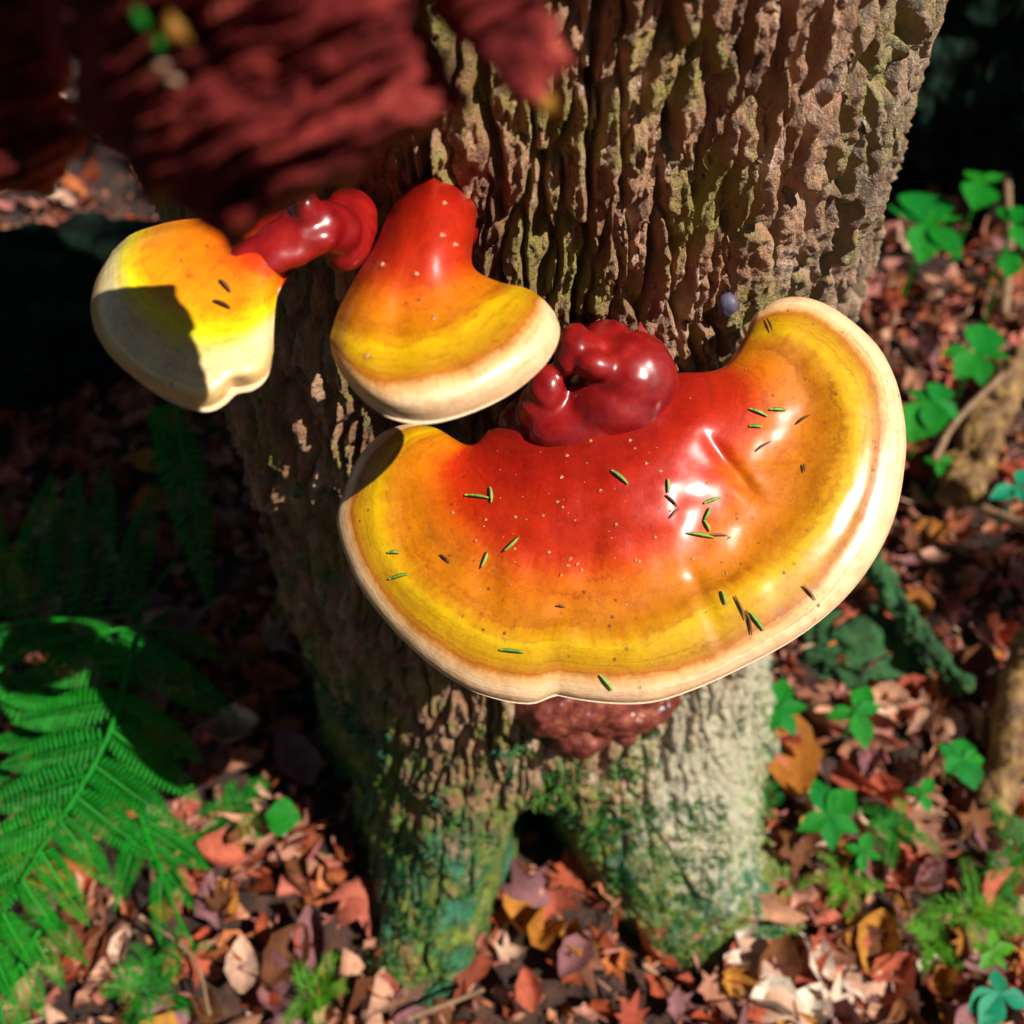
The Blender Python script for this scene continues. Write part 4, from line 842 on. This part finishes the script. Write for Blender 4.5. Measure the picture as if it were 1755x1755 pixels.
# ------------------------------------------------------------------ ferns
def pinna_mesh(L, Wd, npair, droop=0.18, sharp=1.0):
    V, Fc = [], []; c0 = 0
    zc = lambda y: -droop * L * (y / L) ** 2
    # midrib
    for i in range(9):
        y = L * i / 8; r_ = 0.0011 * (1 - 0.7 * i / 8); V += [(-r_, y, zc(y) + .0003), (0, y, zc(y) + 0.0013), (r_, y, zc(y) + .0003)]
    for i in range(8):
        for k in range(2): a = i * 3 + k; Fc.append((a, a + 1, a + 4, a + 3))
    c0 = len(V)
    for i in range(npair):
        f = (i + 0.5) / npair; y = L * f
        wl = Wd * (math.sin(math.pi * (0.12 + 0.88 * f) ** 0.75) ** 0.9 if f < 0.999 else 0.05); wl = max(wl, Wd * 0.06)
        pw = L / npair * 0.39
        for s in (-1, 1):
            fw = 0.28 * wl
            pts = [(0, -pw * .9, 0), (s * wl * .35, -pw + fw * .35, .0010), (s * wl * .75, -pw * .75 + fw * .75, .0004), (s * wl, fw * 1.05, -wl * .18), (s * wl * .8, pw * .7 + fw * .8, .0002), (s * wl * .35, pw + fw * .35, .0008), (0, pw * .9, 0)]
            b = len(V)
            for (x, dy, dz) in pts: V.append((x, y + dy, zc(y) + dz + 0.0003 * random.uniform(-1, 1)))
            V.append((s * wl * .5, y + fw * .5, zc(y) - 0.0012))
            for k in range(6): Fc.append((b + k, b + k + 1, b + 7))
    return pymesh('pinna', V, Fc)
fern = thing('fern', 'spreading green fern with layered feathery fronds at lower left', 'fern', tuple(GR(60, 1500)))
def frond(path, zs, pinnae, wd=0.17, plane_z=None, npair=17, droop=0.12):
    pts = crom([tuple(at_z(x, y, z)) for (x, y), z in zip(path, zs)], 14)
    fr = part('frond', tube_mesh('frond', pts, np.linspace(0.0022, 0.0009, 14), 6), FERNM, fern)
    for (bx, by, tx, ty, z0, z1) in pinnae:
        a, b = at_z(bx, by, z0), at_z(tx, ty, z1); d = b - a; L = float(np.linalg.norm(d))
        o = part('pinna', pinna_mesh(L, L * wd, max(9, int(npair)), droop), FERNM, fr); o.matrix_parent_inverse = WM(fr).inverted()
        yv = Vector(d).normalized(); n0 = Vector((0, -0.25, 1)); xv = yv.cross(n0).normalized(); zv = xv.cross(yv)
        mt = Matrix((xv, yv, zv)).transposed().to_4x4(); mt.translation = Vector(a) + Vector((0, 0, .001 * random.uniform(-1, 1)))
        o.matrix_basis = mt @ Matrix.Rotation(random.gauss(0, .12), 4, 'Y')
zA = 0.16
frond([(235, 1090), (190, 1250), (130, 1365), (60, 1470), (0, 1575), (-60, 1680)], [zA + .02, zA + .02, zA + .01, zA, zA - .02, zA - .05],
      [(228, 1120, 412, 1230, zA + .02, zA - .01), (205, 1200, 350, 1306, zA + .02, zA - .01), (190, 1250, 346, 1371, zA + .02, zA - .01), (160, 1310, 306, 1420, zA + .015, zA - .02), (131, 1365, 268, 1479, zA + .01, zA - .02),
       (103, 1409, 198, 1527, zA + .01, zA - .02), (69, 1459, 150, 1592, zA, zA - .03), (37, 1509, 100, 1612, zA, zA - .03), (5, 1565, 60, 1670, zA - .01, zA - .04), (-20, 1610, 25, 1730, zA - .02, zA - .05),
       (225, 1130, 20, 1150, zA + .02, zA), (200, 1205, 5, 1230, zA + .02, zA), (180, 1270, -20, 1310, zA + .02, zA), (150, 1330, -50, 1390, zA + .015, zA), (112, 1395, -70, 1460, zA + .01, zA - .01), (75, 1450, -90, 1540, zA, zA - .02), (30, 1520, -100, 1620, zA - .01, zA - .03)], 0.19, None, 21)
frond([(150, 1180), (90, 1300), (20, 1420), (-70, 1540)], [0.13] * 4,
      [(150, 1190, 300, 1250, .13, .12), (140, 1230, 290, 1330, .13, .12), (120, 1270, 280, 1400, .13, .12), (95, 1320, 230, 1440, .13, .11), (65, 1370, 180, 1490, .13, .11), (30, 1420, 130, 1540, .13, .11), (0, 1460, 90, 1580, .13, .11), (145, 1200, -10, 1190, .13, .13), (120, 1260, -40, 1270, .13, .13), (85, 1320, -80, 1350, .13, .13)], 0.19, None, 21)
frond([(90, 1560), (40, 1640), (0, 1730), (-40, 1800)], [0.10, .10, .09, .08],
      [(80, 1575, 150, 1660, .10, .08), (60, 1610, 110, 1700, .10, .08), (35, 1650, 80, 1750, .10, .08), (15, 1700, 50, 1790, .09, .07), (75, 1580, -30, 1600, .10, .09), (50, 1625, -50, 1660, .10, .09), (25, 1670, -60, 1730, .10, .09), (0, 1730, 20, 1800, .09, .08)], 0.2, None, 18)
zB = 0.12
frond([(-60, 1190), (60, 1110), (170, 1085), (260, 1075), (370, 1100)], [zB + .02, zB + .02, zB + .02, zB + .01, zB],
      [(130, 1100, -10, 1078, zB + .02, zB + .02), (190, 1090, 60, 1070, zB + .02, zB + .02), (250, 1080, 300, 1040, zB, zB), (205, 1085, 330, 1150, zB + .02, zB), (270, 1085, 385, 1125, zB + .01, zB), (150, 1095, 260, 1190, zB + .01, zB), (60, 1110, 160, 1200, zB + .01, zB), (30, 1130, -60, 1090, zB + .01, zB), (0, 1160, 110, 1280, zB, zB), (240, 1070, 225, 1035, zB, zB), (100, 1100, 90, 1180, zB, zB)], 0.20)
zT = 0.10
frond([(-40, 1080), (60, 1064), (150, 1060), (230, 1046), (300, 960)], [zT] * 5,
      [(31, 1062, 84, 798, zT, zT + .01), (103, 1062, 123, 786, zT, zT + .01), (149, 1060, 176, 784, zT, zT + .01), (210, 1050, 262, 815, zT, zT + .01), (-20, 1070, -10, 850, zT, zT), (60, 1065, 30, 1150, zT, zT - .03)], 0.125, None, 20, 0.05)
frond([(300, 690), (320, 800), (345, 940), (357, 1040)], [0.16, 0.15, 0.13, 0.11],
      [(285, 690, 356, 1037, 0.16, 0.10), (300, 760, 250, 800, .15, .13), (300, 720, 345, 790, .15, .13), (262, 700, 330, 860, .14, .12)], 0.13, None, 22, 0.05)
frond([(240, 1400), (270, 1480), (300, 1560), (330, 1620)], [0.06] * 4,
      [(250, 1420, 360, 1490, .06, .05), (262, 1460, 330, 1560, .06, .05), (275, 1500, 270, 1620, .06, .05), (240, 1420, 190, 1560, .06, .05), (230, 1400, 350, 1440, .06, .05)], 0.2)

# ------------------------------------------------------------------ needles and crumbs resting on the caps
def cast(bvh, px, py):
    d = Vector(ray(px, py)).normalized(); h = bvh.ray_cast(Vector(CAMP), d); return (h[0], h[1]) if h[0] is not None else (None, None)
def needle(bvh, p0, p1, m, label, wd=0.0007, bend=0.00018):
    (a, na), (b, nb) = cast(bvh, *p0), cast(bvh, *p1)
    if a is None or b is None: return
    n = (na + nb).normalized(); n = n if n.z > 0 else -n; d = (b - a); L = d.length; d.normalize(); s = n.cross(d).normalized()
    V, Fc = [], []
    for i in range(7):
        t = i / 6; wv = wd * (0.35 + 0.65 * math.sin(math.pi * min(.98, t * .9 + .08)))
        mid = cast(bvh, p0[0] + (p1[0] - p0[0]) * t, p0[1] + (p1[1] - p0[1]) * t)[0] or a.lerp(b, t)
        c = mid + n * (0.0007 + bend * math.sin(math.pi * t)) + s * (bend * 1.5 * math.sin(math.pi * t))
        for (u_, v_) in ((-1, 0), (0, .45), (1, 0), (0, -.4)): V.append(c + s * (wv * u_) + n * (wv * v_))
    for i in range(6):
        for k in range(4): Fc.append((i * 4 + k, i * 4 + (k + 1) % 4, i * 4 + 4 + (k + 1) % 4, i * 4 + 4 + k))
    Fc += [(0, 1, 2, 3), (24, 25, 26, 27)]
    o = link('fallen_needle', pymesh('fallen_needle', V, Fc), m); tag(o, label, 'needle', 'needles on the mushroom caps')
ND = [((402, 590), (470, 598), 'g', 'long green needle on the red zone of the largest cap, left side'), ((474, 568), (478, 612), 'g', 'short yellow-green needle standing across the long one on the red zone'),
      ((824, 518), (872, 558), 'g', 'plump green needle in the middle of the red zone below the knob'), ((558, 708), (512, 752), 'g', 'slanted green needle at the red zone\'s lower left edge'),
      ((466, 752), (447, 800), 'g', 'green needle just left of the slanted one, on the orange zone'), ((178, 755), (213, 757), 'g', 'small dark needle on the left yellow zone, upper of two'),
      ((182, 832), (242, 816), 'g', 'dull needle on the left yellow zone, lower of two'), ((502, 1035), (572, 1043), 'g', 'dark green needle lying level on the lower yellow zone'),
      ((790, 1107), (826, 1152), 'g', 'green needle on the cream rim at the bottom of the largest cap'), ((985, 542), (985, 582), 'g', 'short olive needle right of the middle of the red zone'),
      ((1090, 612), (1139, 596), 'g', 'pale green needle at the edge of red and orange, pointing right'), ((1106, 626), (1090, 662), 'g', 'pale green needle just below the right-pointing one'),
      ((1090, 662), (1107, 694), 'g', 'pale green needle forming a hook with the one above it'), ((1040, 698), (1120, 712), 'g', 'long pale needle under the hooked pair'),
      ((1100, 706), (1158, 706), 'b', 'brown needle crossing the end of the long pale needle'), ((1222, 340), (1274, 362), 'g', 'green needle on the upper right orange zone, left of a pair'),
      ((1280, 342), (1328, 344), 'g', 'pale green needle on the upper right orange zone, right of a pair'), ((1222, 390), (1258, 393), 'g', 'short green needle below the pair on the upper right orange zone'),
      ((1142, 866), (1153, 906), 'g', 'green needle beside the wet streak on the lower orange zone'), ((1220, 925), (1262, 980), 'g', 'plump green needle at the end of the wet streak near the rim'),
      ((1212, 920), (1228, 992), 'b', 'thin brown twiglet beside the plump needle near the rim'), ((1274, 80), (1290, 118), 'b', 'brown needle on the tip of the right horn'),
      ((1240, 462), (1282, 434), 'b', 'brown scale on the right orange zone'), ((1358, 384), (1396, 358), 'b', 'reddish brown needle on the far right orange zone'),
      ((978, 588), (1012, 622), 'b', 'brown needle in the dark crumbs right of the red middle'), ((1180, 880), (1212, 950), 'b', 'curved brown stalk along the wet streak'),
      ((1375, 850), (1412, 892), 'b', 'thin brown hair on the right rim'), ((990, 655), (1020, 625), 'b', 'dark brown needle under the brown one beside the red middle'), ((330, 760), (360, 785), 'b', 'small brown scale on the left orange zone'), ((665, 908), (690, 912), 'b', 'tiny brown scale on the lower orange zone'), ((1378, 500), (1382, 525), 'b', 'fine brown hair on the right yellow zone')]
for a, b, c, lb in ND: needle(BIG_BVH, *Z3([a, b]), NEEDLEG if c == 'g' else NEEDLEB, lb, 0.00068 if c == 'g' else 0.00045)
needle(LEFT_BVH, *Z1([(690, 880), (725, 918)]), NEEDLEB, 'brown needle on the orange zone of the left mushroom, upper of two', 0.0006)
needle(LEFT_BVH, *Z1([(670, 945), (725, 970)]), NEEDLEB, 'brown needle on the orange zone of the left mushroom, lower of two', 0.0006)
# specks: too small and many to count
Vv, Ff, k0 = [], [], 0
def speck(bvh, px, py, r):
    global k0
    a, n = cast(bvh, px, py)
    if a is None: return
    for dx, dy, dz in ((1, 0, 0), (-.6, .8, 0), (-.6, -.8, 0), (0, 0, 1.0)):
        Vv.append(np.array(a) + r * np.array([dx * random.uniform(.6, 1.3), dy * random.uniform(.6, 1.3), dz]))
    Ff.extend([(k0, k0 + 1, k0 + 3), (k0 + 1, k0 + 2, k0 + 3), (k0 + 2, k0, k0 + 3)]); k0 += 4
for i in range(95):
    x, y = random.uniform(360, 1250), random.uniform(430, 830); speck(BIG_BVH, *Z3([(x, y)])[0], random.choice([.0002, .0003, .0004, .0009]))
for i in range(90):
    x, y = random.uniform(100, 1600), random.uniform(100, 1100); speck(BIG_BVH, *Z3([(x, y)])[0], random.choice([.0003, .0004, .0005]))
for x, y in ((1392, 638), (1385, 738), (1425, 768), (1200, 830), (1305, 860), (1150, 1115), (1360, 995)): speck(MID_BVH, *Z1([(x, y)])[0], .0011)
sp = link('crumbs', pymesh('crumbs', Vv, Ff), m_simple('crumb', [(0.12, 0.04, 0.02), (0.40, 0.16, 0.05), (0.6, 0.4, 0.2)], 900, .5, 0)); sp['kind'] = 'stuff'; sp['label'] = 'tiny bark crumbs sprinkled over the mushroom caps'; sp['category'] = 'crumbs'

# ------------------------------------------------------------------ unseen foliage dome added to block the sky, gaps cut for sun on LIT
S = np.array(SUN_TO)
def LITP(px, py, z): return at_z(px, py, z)
LIT = [((0.05, 0.27, 0.48), 0.22), ((-0.06, 0.24, 0.55), 0.12), ((0.10, 0.30, 0.60), 0.22), ((0.14, 0.27, 0.1), 0.15), ((-0.05, 0.15, 0.70), 0.10)]
LIT += [(tuple(LITP(x, y, 0.02)), r) for x, y, r in ((1380, 1680, .11), (1560, 1640, .09), (1420, 1400, .08), (1640, 1540, .07), (1330, 1230, .05), (950, 1700, .10), (560, 1660, .09), (330, 1690, .06), (1720, 1450, .05), (1180, 1690, .08), (1480, 1240, .04), (760, 1740, .07), (480, 1500, .04), (1740, 1700, .08), (1520, 1520, .10), (1300, 1520, .07), (1640, 1690, .10), (1080, 1620, .06))]
LIT += [(tuple(LITP(x, y, 0.15)), r) for x, y, r in ((190, 1430, .09), (230, 1240, .05), (100, 1500, .10), (10, 1230, .05), (60, 1400, .08), (300, 1330, .06))]
LIT += [(tuple(LITP(x, y, 0.02)), r) for x, y, r in ((60, 345, .09),)]
LIT += [(tuple(LITP(x, y, 0.05)), r) for x, y, r in ((1590, 380, .09), (1660, 600, .08), (1690, 760, .07), (1540, 1060, .05), (1740, 1250, .05), (1500, 1000, .04))]
LC = np.array([c for c, r in LIT]); LR = np.array([r for c, r in LIT])
nL = 20000
P_ = rng.normal(size=(nL, 3)); P_ /= np.linalg.norm(P_, axis=1, keepdims=True); P_[:, 2] = np.abs(P_[:, 2])
P_ = P_ * rng.uniform(1.9, 3.2, (nL, 1)) + np.array([0.0, 0.5, 0.25]); P_ = P_[P_[:, 2] > 0.75]
ok = np.ones(len(P_), bool)
for c, r in zip(LC, LR):
    rel = P_ - c; t_ = rel @ S; dd = np.linalg.norm(rel - t_[:, None] * S, axis=1); ok &= ~((t_ > 0) & (dd < r + 0.06))
ok &= ~((np.hypot(P_[:, 0] + 0.45, P_[:, 1] - 0.15) < 1.0) & (rng.uniform(size=len(P_)) < 0.7))  # thinned above the fern to let more skylight in
P_ = P_[ok]; n = len(P_)
a = rng.normal(size=(n, 3)); a /= np.linalg.norm(a, axis=1, keepdims=True); b = np.cross(a, rng.normal(size=(n, 3))); b /= np.linalg.norm(b, axis=1, keepdims=True)
L_ = rng.uniform(.05, .10, (n, 1)); W_ = L_ * 0.42
Vc = np.stack([P_ - a * L_, P_ + b * W_, P_ + a * L_, P_ - b * W_], 1).reshape(-1, 3)
cr = part('added_shade_crown', mesh_np('added_shade_crown', Vc, np.arange(4 * n).reshape(-1, 4), dict(rnd=np.repeat(rng.uniform(size=n), 4)), False), ADDED_SHADEM, tree); cr['kind'] = 'stuff'
